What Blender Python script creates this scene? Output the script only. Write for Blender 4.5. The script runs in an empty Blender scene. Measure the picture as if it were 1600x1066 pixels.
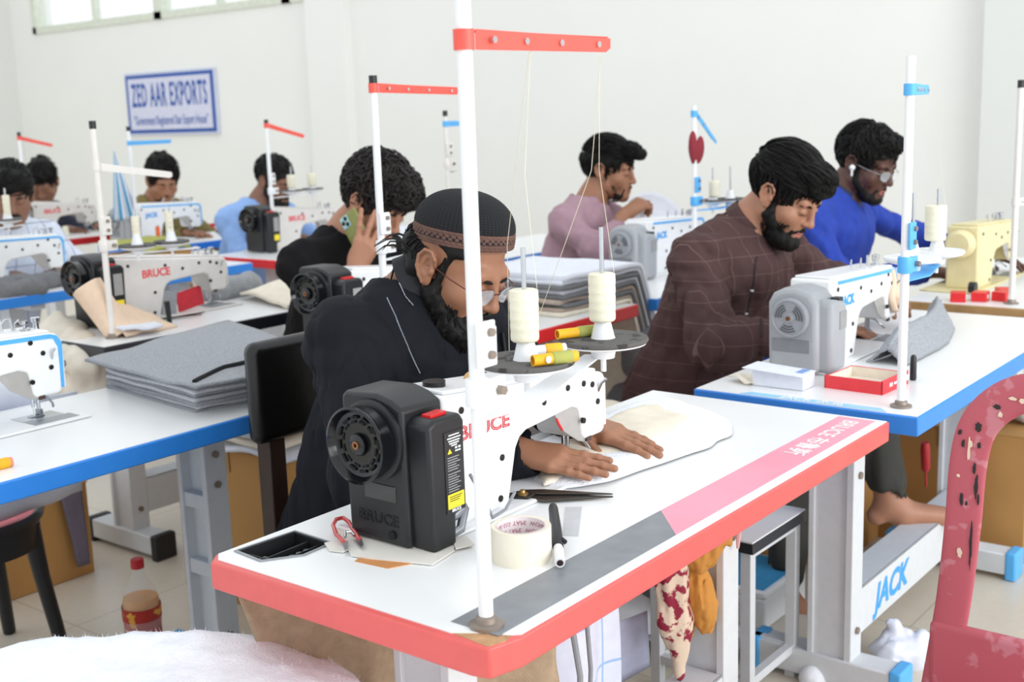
import bpy, math, random
import numpy as np
from mathutils import Matrix, Vector
PI = math.pi
SC = bpy.context.scene
COL = SC.collection
FLOOR = -0.70          # every height below is measured from the table tops; all is lifted by 0.70 at the end

# ---------------------------------------------------------------- camera
f_px, yaw, pitch, roll = 1869.17, 0.668784, 0.186144, -0.032744
cam_pos = Vector((-0.96945, -0.80626, 0.59348))
F = Vector((math.cos(yaw)*math.cos(pitch), math.sin(yaw)*math.cos(pitch), -math.sin(pitch)))
r_ = Vector((math.sin(yaw), -math.cos(yaw), 0)); u_ = r_.cross(F)
Rv = math.cos(roll)*r_ + math.sin(roll)*u_
Uv = -math.sin(roll)*r_ + math.cos(roll)*u_
cd = bpy.data.cameras.new('camera'); cam = bpy.data.objects.new('camera', cd); COL.objects.link(cam)
cd.sensor_width = 36; cd.lens = f_px/1600*36; cd.clip_start = 0.05; cd.clip_end = 100
cam.matrix_world = Matrix(((Rv.x, Uv.x, -F.x, cam_pos.x), (Rv.y, Uv.y, -F.y, cam_pos.y), (Rv.z, Uv.z, -F.z, cam_pos.z), (0, 0, 0, 1)))
cd.dof.use_dof = True; cd.dof.focus_distance = 1.85; cd.dof.aperture_fstop = 6.0
SC.camera = cam
# ---------------------------------------------------------------- light
w = bpy.data.worlds.new('daylight'); SC.world = w; w.use_nodes = True
w.node_tree.nodes['Background'].inputs[0].default_value = (0.93, 0.97, 1.0, 1)
w.node_tree.nodes['Background'].inputs[1].default_value = 0.92
def area(name, loc, target, sx, sy, power, color=(1, 1, 1)):
    l = bpy.data.lights.new(name, 'AREA'); l.shape = 'RECTANGLE'; l.size = sx; l.size_y = sy; l.energy = power; l.color = color
    o = bpy.data.objects.new(name, l); COL.objects.link(o); o.location = loc
    o.rotation_euler = (Vector(target)-Vector(loc)).to_track_quat('-Z', 'Y').to_euler(); return o
area('window_daylight', (0.8, -4.6, 1.5), (1.5, 0.5, 0.0), 4.5, 2.2, 150, (0.97, 0.99, 1.0))
SC.view_settings.view_transform = 'Standard'; SC.view_settings.look = 'None'
SC.view_settings.exposure = 0.42; SC.view_settings.gamma = 1; SC.view_settings.use_curve_mapping = False
SC.cycles.use_denoising = True; SC.cycles.max_bounces = 8

# ---------------------------------------------------------------- materials
def lin(c):
    if isinstance(c, str): c = tuple(int(c[i:i+2], 16)/255 for i in (0, 2, 4))
    return tuple((x/12.92 if x <= .04045 else ((x+.055)/1.055)**2.4) for x in c)
MATS = {}
def mat(name, c, rough=.6, metal=0., var=.06, scale=40., bump=0., bscale=300., c2=None, thr=None, alpha=None, trans=0., sss=0., emit=0., spec=None, coat=0.):
    """principled material with a procedural noise in its colour; c2/thr: blotches of a second colour"""
    if name in MATS: return MATS[name]
    m = bpy.data.materials.new(name); m.use_nodes = True; MATS[name] = m
    nt = m.node_tree; b = nt.nodes['Principled BSDF']; N = nt.nodes.new; L = nt.links.new
    c = lin(c); tc = N('ShaderNodeTexCoord'); nz = N('ShaderNodeTexNoise'); nz.inputs['Scale'].default_value = scale; nz.inputs['Detail'].default_value = 5
    L(tc.outputs['Object'], nz.inputs['Vector'])
    rp = N('ShaderNodeValToRGB'); L(nz.outputs['Fac'], rp.inputs['Fac'])
    if c2 is not None:
        rp.color_ramp.elements[0].position = thr; rp.color_ramp.elements[1].position = thr+.04
        rp.color_ramp.elements[0].color = (*c, 1); rp.color_ramp.elements[1].color = (*lin(c2), 1)
    else:
        rp.color_ramp.elements[0].position = .3; rp.color_ramp.elements[1].position = .7
        rp.color_ramp.elements[0].color = (*[x*(1-var) for x in c], 1); rp.color_ramp.elements[1].color = (*[min(1, x*(1+var)) for x in c], 1)
    L(rp.outputs['Color'], b.inputs['Base Color'])
    b.inputs['Roughness'].default_value = rough; b.inputs['Metallic'].default_value = metal
    if spec is not None: b.inputs['Specular IOR Level'].default_value = spec
    if coat: b.inputs['Coat Weight'].default_value = coat
    if bump:
        n2 = N('ShaderNodeTexNoise'); n2.inputs['Scale'].default_value = bscale; n2.inputs['Detail'].default_value = 3; L(tc.outputs['Object'], n2.inputs['Vector'])
        bp = N('ShaderNodeBump'); bp.inputs['Strength'].default_value = bump; bp.inputs['Distance'].default_value = .002
        L(n2.outputs['Fac'], bp.inputs['Height']); L(bp.outputs['Normal'], b.inputs['Normal'])
    if trans: b.inputs['Transmission Weight'].default_value = trans
    if alpha is not None: b.inputs['Alpha'].default_value = alpha
    if sss: b.inputs['Subsurface Weight'].default_value = sss; b.inputs['Subsurface Radius'].default_value = (.01, .004, .002); b.inputs['Subsurface Scale'].default_value = .5
    if emit: b.inputs['Emission Color'].default_value = (*c, 1); b.inputs['Emission Strength'].default_value = emit
    return m
def lines_mat(name, c, cl, period, width, axes, rough=.8, off=0., var=.05, soft=0., c3=None):
    """thin lines of colour cl every `period` metres along the given object axes (checked cloth, floor joints)"""
    if name in MATS: return MATS[name]
    m = mat(name, c, rough, var=var, bump=.2); nt = m.node_tree; N = nt.nodes.new; L = nt.links.new; b = nt.nodes['Principled BSDF']
    base = b.inputs['Base Color'].links[0].from_socket
    tc = N('ShaderNodeTexCoord'); sp = N('ShaderNodeSeparateXYZ'); L(tc.outputs['Object'], sp.inputs[0]); cur = None
    for ax in axes:
        a = N('ShaderNodeMath'); a.operation = 'MULTIPLY_ADD'; a.inputs[1].default_value = 1/period; a.inputs[2].default_value = off; L(sp.outputs[ax], a.inputs[0])
        fr = N('ShaderNodeMath'); fr.operation = 'FRACT'; L(a.outputs[0], fr.inputs[0])
        lt = N('ShaderNodeMath'); lt.operation = 'LESS_THAN'; lt.inputs[1].default_value = width/period; L(fr.outputs[0], lt.inputs[0])
        if cur is None: cur = lt
        else:
            mx = N('ShaderNodeMath'); mx.operation = 'MAXIMUM'; L(cur.outputs[0], mx.inputs[0]); L(lt.outputs[0], mx.inputs[1]); cur = mx
    mix = N('ShaderNodeMix'); mix.data_type = 'RGBA'; L(cur.outputs[0], mix.inputs['Factor']); L(base, mix.inputs['A']); mix.inputs['B'].default_value = (*lin(cl), 1)
    L(mix.outputs['Result'], b.inputs['Base Color']); return m
WHITE = mat('white_enamel', 'eef0f2', .35, var=.02)
IVORY = mat('ivory_enamel', 'e6e2dc', .4, var=.03)
LAM = mat('white_laminate', 'eeefef', .28, var=.015, scale=8)
BLACKP = mat('black_plastic', '1d1e21', .42, var=.1, bump=.05, bscale=900)
BLACKG = mat('glossy_black', '0f1114', .16)
DARK = mat('dark_metal', '2c2a28', .4, .6)
CHROME = mat('chrome', 'c9ccd0', .18, 1.)
STEEL = mat('brushed_steel', '9fa3a8', .35, .9)
GREYP = mat('grey_paint', 'b3b6b9', .45, var=.03)
FRAME = mat('frame_paint', 'd3d6d9', .45, var=.03)
RED = mat('red_edge', 'dc5f5b', .4, var=.03)
REDV = mat('red_vivid', 'e02c2e', .4, var=.03)
REDP = mat('red_powder', 'ee5a4e', .45, var=.04)
BLUE = mat('blue_edge', '2f86e0', .4, var=.03)
BLUEP = mat('blue_powder', '57b0ee', .45, var=.03)
BLACKE = mat('black_edge', '25272e', .4)
WOODE = mat('tan_wood_edge', 'b48d5c', .5, var=.15, scale=20)
THREAD = mat('cream_thread', 'ece8d2', .7, var=.04, bump=.5, bscale=500)
THREADY = mat('yellow_paper', 'f0b21c', .6)
THREADG = mat('olive_thread', 'a9ab5a', .8, bump=.5, bscale=700)
PAPER = mat('white_paper', 'eceef2', .8, var=.03)
CARD = mat('brown_carton', 'b98a50', .8, var=.08, scale=6)
REDTXT = mat('red_print', 'e04a50', .5)
WTXT = mat('white_print', 'e8e8e8', .6)
BTXT = mat('blue_print', '3c9fe6', .5)
RUST = mat('rusty_bolt', '968a80', .5, .6)

# ---------------------------------------------------------------- mesh building
class MB:
    """collects shapes (world coordinates) for ONE mesh object"""
    def __init__(s): s.v = []; s.f = []; s.m = []; s.mi = 0; s.X = Matrix.Identity(4)
    def _a(s, vs, fs):
        n = len(s.v); s.v += [tuple(s.X @ Vector(p)) for p in vs]; s.f += [tuple(i+n for i in q) for q in fs]; s.m += [s.mi]*len(fs)
    def box(s, lo, hi, R=None, c=None):
        x0, y0, z0 = lo; x1, y1, z1 = hi
        vs = [Vector(p) for p in ((x0, y0, z0), (x1, y0, z0), (x1, y1, z0), (x0, y1, z0), (x0, y0, z1), (x1, y0, z1), (x1, y1, z1), (x0, y1, z1))]
        if R is not None:
            cc = Vector(c) if c is not None else (Vector(lo)+Vector(hi))/2
            vs = [cc + R @ (p-cc) for p in vs]
        s._a(vs, [(0, 3, 2, 1), (4, 5, 6, 7), (0, 1, 5, 4), (1, 2, 6, 5), (2, 3, 7, 6), (3, 0, 4, 7)]); return s
    def lathe(s, prof, o, ax=(0, 0, 1), n=24, caps=True):
        ax = Vector(ax).normalized(); a = ax.orthogonal().normalized(); b = ax.cross(a); o = Vector(o)
        vs = []; fs = []; k = len(prof)
        for (r, h) in prof:
            for i in range(n):
                t = 2*PI*i/n; vs.append(o + ax*h + (a*math.cos(t)+b*math.sin(t))*r)
        for j in range(k-1):
            for i in range(n):
                i2 = (i+1) % n; fs.append((j*n+i, j*n+i2, (j+1)*n+i2, (j+1)*n+i))
        if caps: fs.append(tuple(range(n-1, -1, -1))); fs.append(tuple((k-1)*n+i for i in range(n)))
        s._a(vs, fs); return s
    def cyl(s, p0, p1, r0, r1=None, n=16):
        p0 = Vector(p0); p1 = Vector(p1); r1 = r0 if r1 is None else r1
        return s.lathe([(r0, 0), (r1, (p1-p0).length)], p0, p1-p0, n)
    def tube(s, pts, r, n=8, closed=False):
        pts = [Vector(p) for p in pts]; k = len(pts); rs = r if hasattr(r, '__len__') else [r]*k
        vs = []; fs = []; up = None
        for j, p in enumerate(pts):
            if closed: t = pts[(j+1) % k]-pts[j-1]
            else: t = pts[min(j+1, k-1)]-pts[max(j-1, 0)]
            t = t.normalized() if t.length > 1e-9 else Vector((0, 0, 1))
            if up is None: up = t.orthogonal().normalized()
            up = (up - t*up.dot(t)); up = up.normalized() if up.length > 1e-6 else t.orthogonal().normalized()
            b = t.cross(up)
            for i in range(n): a = 2*PI*i/n; vs.append(p + (up*math.cos(a)+b*math.sin(a))*rs[j])
        for j in range(k if closed else k-1):
            for i in range(n):
                i2 = (i+1) % n; j2 = (j+1) % k; fs.append((j*n+i, j*n+i2, j2*n+i2, j2*n+i))
        if not closed: fs.append(tuple(range(n-1, -1, -1))); fs.append(tuple((k-1)*n+i for i in range(n)))
        s._a(vs, fs); return s
    def prism(s, poly, axis, lo, hi):
        """poly in the two other axes, extruded along axis (0,1,2)"""
        def mk(p, h):
            if axis == 0: return (h, p[0], p[1])
            if axis == 1: return (p[0], h, p[1])
            return (p[0], p[1], h)
        n = len(poly); vs = [mk(p, lo) for p in poly]+[mk(p, hi) for p in poly]
        fs = [tuple(range(n-1, -1, -1)), tuple(range(n, 2*n))]+[(i, (i+1) % n, n+(i+1) % n, n+i) for i in range(n)]
        s._a(vs, fs); return s
    def grid(s, fn, nu, nv, closeu=False):
        vs = [fn(i/(nu if closeu else nu-1), j/(nv-1)) for j in range(nv) for i in range(nu)]
        fs = []
        for j in range(nv-1):
            for i in range(nu if closeu else nu-1):
                i2 = (i+1) % nu; fs.append((j*nu+i, j*nu+i2, (j+1)*nu+i2, (j+1)*nu+i))
        s._a(vs, fs); return s
    def ball(s, c, r, n=12):
        rr = r if hasattr(r, '__len__') else (r, r, r); c = Vector(c)
        def fn(u, v):
            a = 2*PI*u; b = PI*(v-.5); return c+Vector((rr[0]*math.cos(a)*math.cos(b), rr[1]*math.sin(a)*math.cos(b), rr[2]*math.sin(b)))
        return s.grid(fn, n*2, n, True)

WORLD = {}     # object name -> world matrix given at build time
def props(o, label=None, cat=None, group=None, kind=None):
    if label: o['label'] = label
    if cat: o['category'] = cat
    if group: o['group'] = group
    if kind: o['kind'] = kind
    return o
def T(name, label, cat, loc, group=None):
    """a thing: an Empty at its base that parents its parts"""
    o = bpy.data.objects.new(name, None); COL.objects.link(o); o.location = loc; o.empty_display_size = .05
    WORLD[o.name] = Vector(loc); return props(o, label, cat, group)
def finish(me, smooth, ang=38):
    me.validate(); me.update()
    if smooth:
        me.polygons.foreach_set('use_smooth', [True]*len(me.polygons))
        if ang: me.set_sharp_from_angle(angle=math.radians(ang))
def P(name, mb, mats, parent=None, bev=0., smooth=True, ang=38, thick=0., label=None, cat=None, group=None, kind=None, segs=2, subd=0):
    """links the collected shapes as one mesh; top-level when parent is None"""
    if isinstance(mb, MB): v = np.array(mb.v, dtype=float).reshape(-1, 3); f = mb.f; mi = mb.m
    else: v, f, mi = mb
    if parent is not None: o0 = WORLD[parent.name]
    else:
        lo = v.min(0); hi = v.max(0); o0 = Vector(((lo[0]+hi[0])/2, (lo[1]+hi[1])/2, lo[2]))
    v = v-np.array(o0)
    me = bpy.data.meshes.new(name); me.from_pydata(v.tolist(), [], f if isinstance(f, list) else f.tolist())
    for m in (mats if isinstance(mats, (list, tuple)) else [mats]): me.materials.append(m)
    if mi is not None and len(mi) == len(me.polygons): me.polygons.foreach_set('material_index', list(mi))
    finish(me, smooth, ang)
    o = bpy.data.objects.new(name, me); COL.objects.link(o)
    if parent is not None: o.parent = parent; o.location = o0-WORLD[parent.name]
    else: o.location = o0
    WORLD[o.name] = Vector(o0)
    if thick: md = o.modifiers.new('thickness', 'SOLIDIFY'); md.thickness = thick; md.offset = 0
    if subd: md = o.modifiers.new('smooth', 'SUBSURF'); md.levels = subd; md.render_levels = subd
    if bev: md = o.modifiers.new('bevel', 'BEVEL'); md.width = bev; md.segments = segs; md.limit_method = 'ANGLE'; md.angle_limit = math.radians(40)
    return props(o, label, cat, group, kind)
def text(name, s, size, loc, xdir, ydir, m, parent, ext=.0004, sx=1., bold=0., outline=0., label=None, align='CENTER', bend=None, space=1.):
    """lettering: xdir reading direction, ydir up; real thin geometry on its surface"""
    cu = bpy.data.curves.new(name, 'FONT'); cu.body = s; cu.size = size; cu.align_x = align; cu.align_y = 'CENTER'; cu.extrude = ext; cu.offset = bold; cu.resolution_u = 3; cu.space_character = space
    if outline: cu.fill_mode = 'NONE'; cu.bevel_depth = outline; cu.bevel_resolution = 0; cu.extrude = 0
    ob = bpy.data.objects.new(name, cu); COL.objects.link(ob); dg = bpy.context.evaluated_depsgraph_get()
    me = bpy.data.meshes.new_from_object(ob.evaluated_get(dg)); bpy.data.objects.remove(ob); bpy.data.curves.remove(cu)
    x = Vector(xdir).normalized(); y = Vector(ydir).normalized(); z = x.cross(y)
    o0 = WORLD[parent.name]; loc = Vector(loc)
    for v in me.vertices:
        p = v.co.copy(); q = loc + x*p.x*sx + y*p.y + z*p.z
        v.co = (bend(q) if bend else q)-o0
    me.materials.clear(); me.materials.append(m); me.update()
    o = bpy.data.objects.new(name, me); COL.objects.link(o); o.parent = parent; WORLD[o.name] = o0
    if label: o['label'] = label
    return o
def vn(P_, freq, seed=0):
    """smooth value noise in -1..1 at points P_ (N,3)"""
    rs = np.random.RandomState(seed); tab = rs.rand(4096)*2-1; q = P_*np.asarray(freq); i = np.floor(q).astype(np.int64); f = q-i; f = f*f*(3-2*f); out = 0
    for dx in (0, 1):
        for dy in (0, 1):
            for dz in (0, 1):
                h = ((i[:, 0]+dx)*73856093 ^ (i[:, 1]+dy)*19349663 ^ (i[:, 2]+dz)*83492791) & 4095
                wx = f[:, 0] if dx else 1-f[:, 0]; wy = f[:, 1] if dy else 1-f[:, 1]; wz = f[:, 2] if dz else 1-f[:, 2]
                out = out+tab[h]*wx*wy*wz
    return out
def n1(x, y, z=0., seed=0, fr=1.): return float(vn(np.array([[x, y, z]]), fr, seed)[0])
# ---------------------------------------------------------------- the room
WX = 5.5; LY = 10.36
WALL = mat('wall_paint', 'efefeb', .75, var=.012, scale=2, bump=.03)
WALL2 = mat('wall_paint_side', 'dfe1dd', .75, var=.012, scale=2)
FLOORM = lines_mat('floor_tiles', 'd6cdbd', 'bdb3a4', .6, .005, (0, 1), .3, off=.35, var=.03)
P('floor', MB().box((-4, -5, FLOOR-.1), (WX+.2, LY+.2, FLOOR)), FLOORM, smooth=False, kind='structure')
wz0, wz1, wy0, wy1 = 1.50, 2.55, 4.6, 9.97
P('wall_back', MB().box((WX, -5, FLOOR), (WX+.2, LY+.2, wz0)).box((WX, -5, wz1), (WX+.2, LY+.2, 3.2)).box((WX, wy1, wz0), (WX+.2, LY+.2, wz1)).box((WX, -5, wz0), (WX+.2, wy0, wz1)), WALL, smooth=False, kind='structure')
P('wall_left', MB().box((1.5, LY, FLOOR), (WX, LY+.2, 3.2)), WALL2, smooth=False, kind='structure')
P('trim_1', MB().box((WX-.09, 5.72, FLOOR), (WX, 6.12, 3.2)), WALL, smooth=False, kind='structure')
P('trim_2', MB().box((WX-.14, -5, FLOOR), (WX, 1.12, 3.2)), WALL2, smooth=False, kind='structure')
UPVC = mat('window_frame_paint', 'd9decf', .5, var=.1, scale=30)
wm = MB(); fx0, fx1 = WX-.02, WX+.1
wm.box((fx0, wy0, wz0), (fx1, wy1, wz0+.06)).box((fx0, wy0, wz1-.06), (fx1, wy1, wz1)).box((fx0, wy1-.06, wz0), (fx1, wy1, wz1)).box((fx0, wy0, wz0), (fx1, wy0+.06, wz1))
for yy in (8.02, 6.4): wm.box((fx0, yy-.05, wz0), (fx1, yy+.05, wz1))
for yy in (9.0, 7.25, 5.5): wm.box((fx0+.03, yy-.02, wz0+.05), (fx1-.02, yy+.02, wz1-.05))
win = P('window_1', wm, UPVC, smooth=False, kind='structure')
GLASS = mat('window_glass', 'f4faff', .05, alpha=.12, spec=.5)
P('pane', MB().box((WX+.04, wy0+.05, wz0+.05), (WX+.045, wy1-.05, wz1-.05)), GLASS, win, smooth=False)
# sign on the back wall
t = T('sign', 'white sign with a blue border and blue lettering on the back wall', 'sign', (WX, 7.93, .53))
sy0, sy1 = 7.335, 8.546
def wy(y, a, b): return a+(b-a)*(y-sy0)/(sy1-sy0)
SB = mat('sign_blue', '2a55a8', .5); SW = mat('sign_board', 'd4d6ea', .5)
zb, zt = .545, 1.045
P('board', MB().box((WX-.025, sy0-.02, zb-.02), (WX-.002, sy1+.02, zt+.02)), mat('sign_rim', 'cfd4e6', .5), t, smooth=False)
P('border', MB().box((WX-.03, sy0, zb), (WX-.02, sy1, zt)), SB, t, smooth=False)
P('panel', MB().box((WX-.034, sy0+.035, zb+.03), (WX-.02, sy1-.035, zt-.03)), SW, t, smooth=False)
text('lettering', 'ZED AAR EXPORTS', .275, (WX-.035, (sy0+sy1)/2, .860), (0, -1, 0), (0, 0, 1), SB, t, sx=.405, bold=.006, space=1.12)
text('lettering', '"Government Registered Star Export House"', .110, (WX-.035, (sy0+sy1)/2, .650), (0, -1, 0), (0, 0, 1), SB, t, sx=.48, bold=.001, space=1.06)

# ---------------------------------------------------------------- work tables
def table(x0, y0, x1, y1, edge, label, group=None, top=LAM, chip=False, legs=True, cut=None, legx=None, beam=None, slots=False):
    t = T('work_table', label, 'table', ((x0+x1)/2, (y0+y1)/2, FLOOR), group)
    r = .028 if cut else .006
    th = .040
    # edge band and white laminate on it
    def poly(d, c=0):
        a, b, e, f = x0+d, y0+d, x1-d, y1-d
        if c: return [(a, b+.0), (e, b), (e, f), (a+.03, f), (a, f-.03)]
        return [(a, b), (e, b), (e, f), (a, f)]
    if chip:
        pe = [(x0+.05, y0), (x1, y0), (x1, y1), (x0+.025, y1), (x0, y1-.02), (x0, y0+.035), (x0+.006, y0+.012), (x0+.03, y0+.006)]
        pt = [(x0+.055, y0+.004), (x1-.004, y0+.004), (x1-.004, y1-.004), (x0+.027, y1-.004), (x0+.012, y1-.022), (x0+.012, y0+.075), (x0+.035, y0+.04), (x0+.045, y0+.015)]
    else: pe = poly(0); pt = poly(.004)
    eb = P('edge_band', MB().prism(pe, 2, -th, -.0012), edge, t, bev=.003)
    tt = P('tabletop', MB().prism(pt, 2, -.004, 0), top, t, smooth=False)
    if cut:   # a real opening for the drawer tray
        for ob in (eb, tt):
            cb = P('cutter', MB().prism(cut, 2, -.036, .02), edge, t, smooth=False); bm_ = ob.modifiers.new('cut', 'BOOLEAN'); bm_.operation = 'DIFFERENCE'; bm_.object = cb; bm_.solver = 'EXACT'
            me = bpy.data.meshes.new_from_object(ob.evaluated_get(bpy.context.evaluated_depsgraph_get())); ob.modifiers.clear(); ob.data = me; bpy.data.objects.remove(cb)
    if chip:
        P('chipped_corner', MB().prism([(x0+.008, y0+.016), (x0+.03, y0+.008), (x0+.047, y0+.012), (x0+.04, y0+.045), (x0+.014, y0+.08)], 2, -.012, -.0008), mat('raw_wood', 'b98f68', .8, var=.2, scale=60), t, smooth=False, label='splintered bare wood where the corner is chipped')
    if legs:
        cy = (y0+y1)/2; lxs = legx or (x0+.2, x1-.22)
        for lx in lxs:
            c = MB().box((lx-.022 if not slots else lx-.004, cy-.045, FLOOR+.06), (lx+.03, cy+.045, -th-.02)).box((lx-.03, cy-.052, FLOOR+.06), (lx+.03, cy-.035, -th-.02)).box((lx-.03, cy+.038, FLOOR+.06), (lx+.03, cy+.052, -th-.02))
            for zz in ((-.26, -.42) if slots else ()): c.box((lx-.026, cy-.036, zz), (lx-.003, cy+.039, zz+.035))
            P('leg', c, FRAME, t, bev=.002)
            P('top_rail', MB().box((lx-.03, y0+.04, -th-.025), (lx+.03, y1-.04, -th)), FRAME, t, bev=.002)
            P('foot', MB().box((lx-.035, cy-.15, FLOOR+.015), (lx+.035, cy+.17, FLOOR+.075)), FRAME, t, bev=.004)
            for yy in (cy-.17, cy+.165):
                P('foot_cap', MB().box((lx-.038, yy, FLOOR), (lx+.038, yy+.03, FLOOR+.08)), BLUEP if edge is BLUE else BLACKP, t, bev=.006)
            for yy, zz in ((cy-.052, -.13), (cy-.052, -.2), (cy-.052, -.56)):
                P('bolt', MB().cyl((lx, yy, zz), (lx, yy-.006, zz), .008), RUST, t)
        zb = FLOOR+.12
        if not slots: P('stretcher', MB().box((lxs[0]+.03, cy-.05, zb), (lxs[-1]-.03, cy-.045, zb+.11)).box((lxs[0]+.03, cy-.05, zb+.105), (lxs[-1]-.03, cy+.03, zb+.11)), FRAME, t, bev=.002)
        if beam: text('beam_print', beam, .088, (lxs[0]+.22, cy-.0506, zb+.052), (1, 0, 0), (.25, 0, 1), BTXT, t, ext=.0004, bold=.003)
    return t

# ---------------------------------------------------------------- thread stands
SPW = mat('spool_holder', 'e7e9ec', .4); FOAM = mat('tray_foam', '5e5c5a', .9, bump=.5, c2='3a3836', thr=.55)
SPOOLN = [0]
def spool(x, y, z, label, r=.0195, h=.066, arm=None, group='thread cones on the thread stands'):
    t = T('thread_spool', label, 'thread spool', (x, y, z), group)
    prof = [(r*.82, 0), (r*.93, .002)]
    for k in range(5): prof += [(r*(.95+.008*k), h*(.05+.18*k)), (r*(.958+.008*k), h*(.13+.18*k)), (r*(.95+.009*k)-.0003, h*(.215+.18*k))]
    prof += [(r*.97, h*.98), (r*.85, h)]
    P('wound_thread', MB().lathe(prof, (x, y, z), n=32), THREAD, t)
    if arm is not None:
        a = Vector(arm); P('loose_thread', MB().tube([(x+r*.7, y-r*.6, z+h), ((x+a.x)/2-.004, (y+a.y)/2, (z+h+a.z)/2), tuple(a)], .00038, 5), THREAD, t)
    return t
def stand(x, y, h, pc, armc, label, armz=None, armlen=.28, armdir=(1, 0, 0), tray=None, brk=None, cap=True, cones=None, rods=True, clampz=None, lean=0., style=0, bolts=True, tdir=None, droop=0.):
    """pole through the table top with thread arm, clamp and spool trays"""
    t = T('thread_stand', label, 'thread stand', (x, y, 0))
    r = .0088
    P('pole', MB().cyl((x, y, 0), (x, y, h), r, n=20), pc, t)
    P('pole_washer', MB().lathe([(.021, 0), (.021, .004), (.013, .006), (.012, .012), (r, .014)], (x, y, 0), n=24), [RUST], t)
    if cap: P('pole_cap', MB().cyl((x, y, h-.02), (x, y, h+.002), r*1.12), BLACKP, t)
    d = Vector(armdir).normalized(); s = Vector((-d.y, d.x, 0))
    def at(a, b, z): return Vector((x, y, 0))+d*a+s*b+Vector((0, 0, z))
    if armz is not None:
        P('arm_clamp', MB().lathe([(r+.003, -.011), (r+.003, .011)], (x, y, armz), n=20), armc, t)
        m = MB(); n = 12
        def tp(k): return .018-.004*k/n
        vs = []
        m.X = Matrix(((d.x, s.x, 0, x), (d.y, s.y, 0, y), (-droop, 0, 1, armz), (0, 0, 0, 1)))
        m.prism([(r, -.011), (armlen-.01, -.009), (armlen, -.004), (armlen, .008), (r, .011)], 1, -.010, -.0085)
        m.box((r+.003, -.0085, .0085), (armlen*.99, .009, .0100))
        P('thread_arm', m, armc, t, bev=.0006)
        for a in ((.035, .10, .17, .25) if bolts else ()):
            a *= armlen/.28
            P('eyelet', MB().cyl(at(a, -.0085, armz-droop*a), at(a, -.0165 if a < .05 else -.013, armz-droop*a), .0038, n=12), CHROME, t)
    if tray is not None:
        (bz, bl, off, cps) = tray
        if tdir: d = Vector(tdir).normalized(); s = Vector((-d.y, d.x, 0))
        P('bracket_clamp', MB().lathe([(r+.0045, -.016), (r+.0055, -.012), (r+.0055, .012), (r+.0045, .016)], (x, y, bz+.022), n=24).box((x+r, y-.012, bz+.007), (x+r+.028, y-.008, bz+.037)), brk or pc, t)
        P('clamp_bolt', MB().cyl(at(r+.016, -.008, bz+.022), at(r+.016, -.020, bz+.022), .006, n=6), RUST, t)
        # pressed bracket reaching from the pole to under both trays
        m = MB(); m.X = Matrix(((d.x, s.x, 0, x), (d.y, s.y, 0, y), (0, 0, 1, bz), (0, 0, 0, 1)))
        m.prism([(r, -.006), (.10, -.012), (bl, off-.014), (bl+.012, off), (bl, off+.014), (.10, .03), (r, .01)], 2, -.012, -.009)
        P('tray_bracket', m, brk or pc, t, bev=.001)
        m = MB(); m.box((x-.012, y-.014, bz+.052), (x+.020, y-.009, bz+.105)).box((x+.018, y-.014, bz+.052), (x+.022, y+.014, bz+.098)); P('bracket_plate', m, brk or pc, t, bev=.002)
        for zz in (.066, .092): P('plate_screw', MB().cyl((x+.009, y-.014, bz+zz), (x+.009, y-.019, bz+zz), .005, n=12), RUST, t)
        for i, (ca, cr, rod) in enumerate(cps):
            c = at(ca, off*.8, bz)
            P('tray_support', MB().lathe([(.004, -.03), (.004, -.012), (.016, -.010), (.018, 0), (.045, .007), (cr-.001, .010), (cr, .013), (cr-.004, .013)], c, n=40), SPW, t)
            P('spool_tray', MB().lathe([(cr+.001, .0125), (cr+.0025, .015), (cr+.0015, .019), (cr-.004, .0185)], c, n=40), [FOAM] if style == 0 else [SPW], t)
            P('cone_holder', MB().lathe([(.0175, .0185), (.0165, .021), (.0105, .046), (.006, .047)], c, n=20), SPW, t)
            P('spindle', MB().cyl(c+Vector((0, 0, .02)), c+Vector((0, 0, rod)), .0032, n=10), CHROME, t)
    return t

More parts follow.
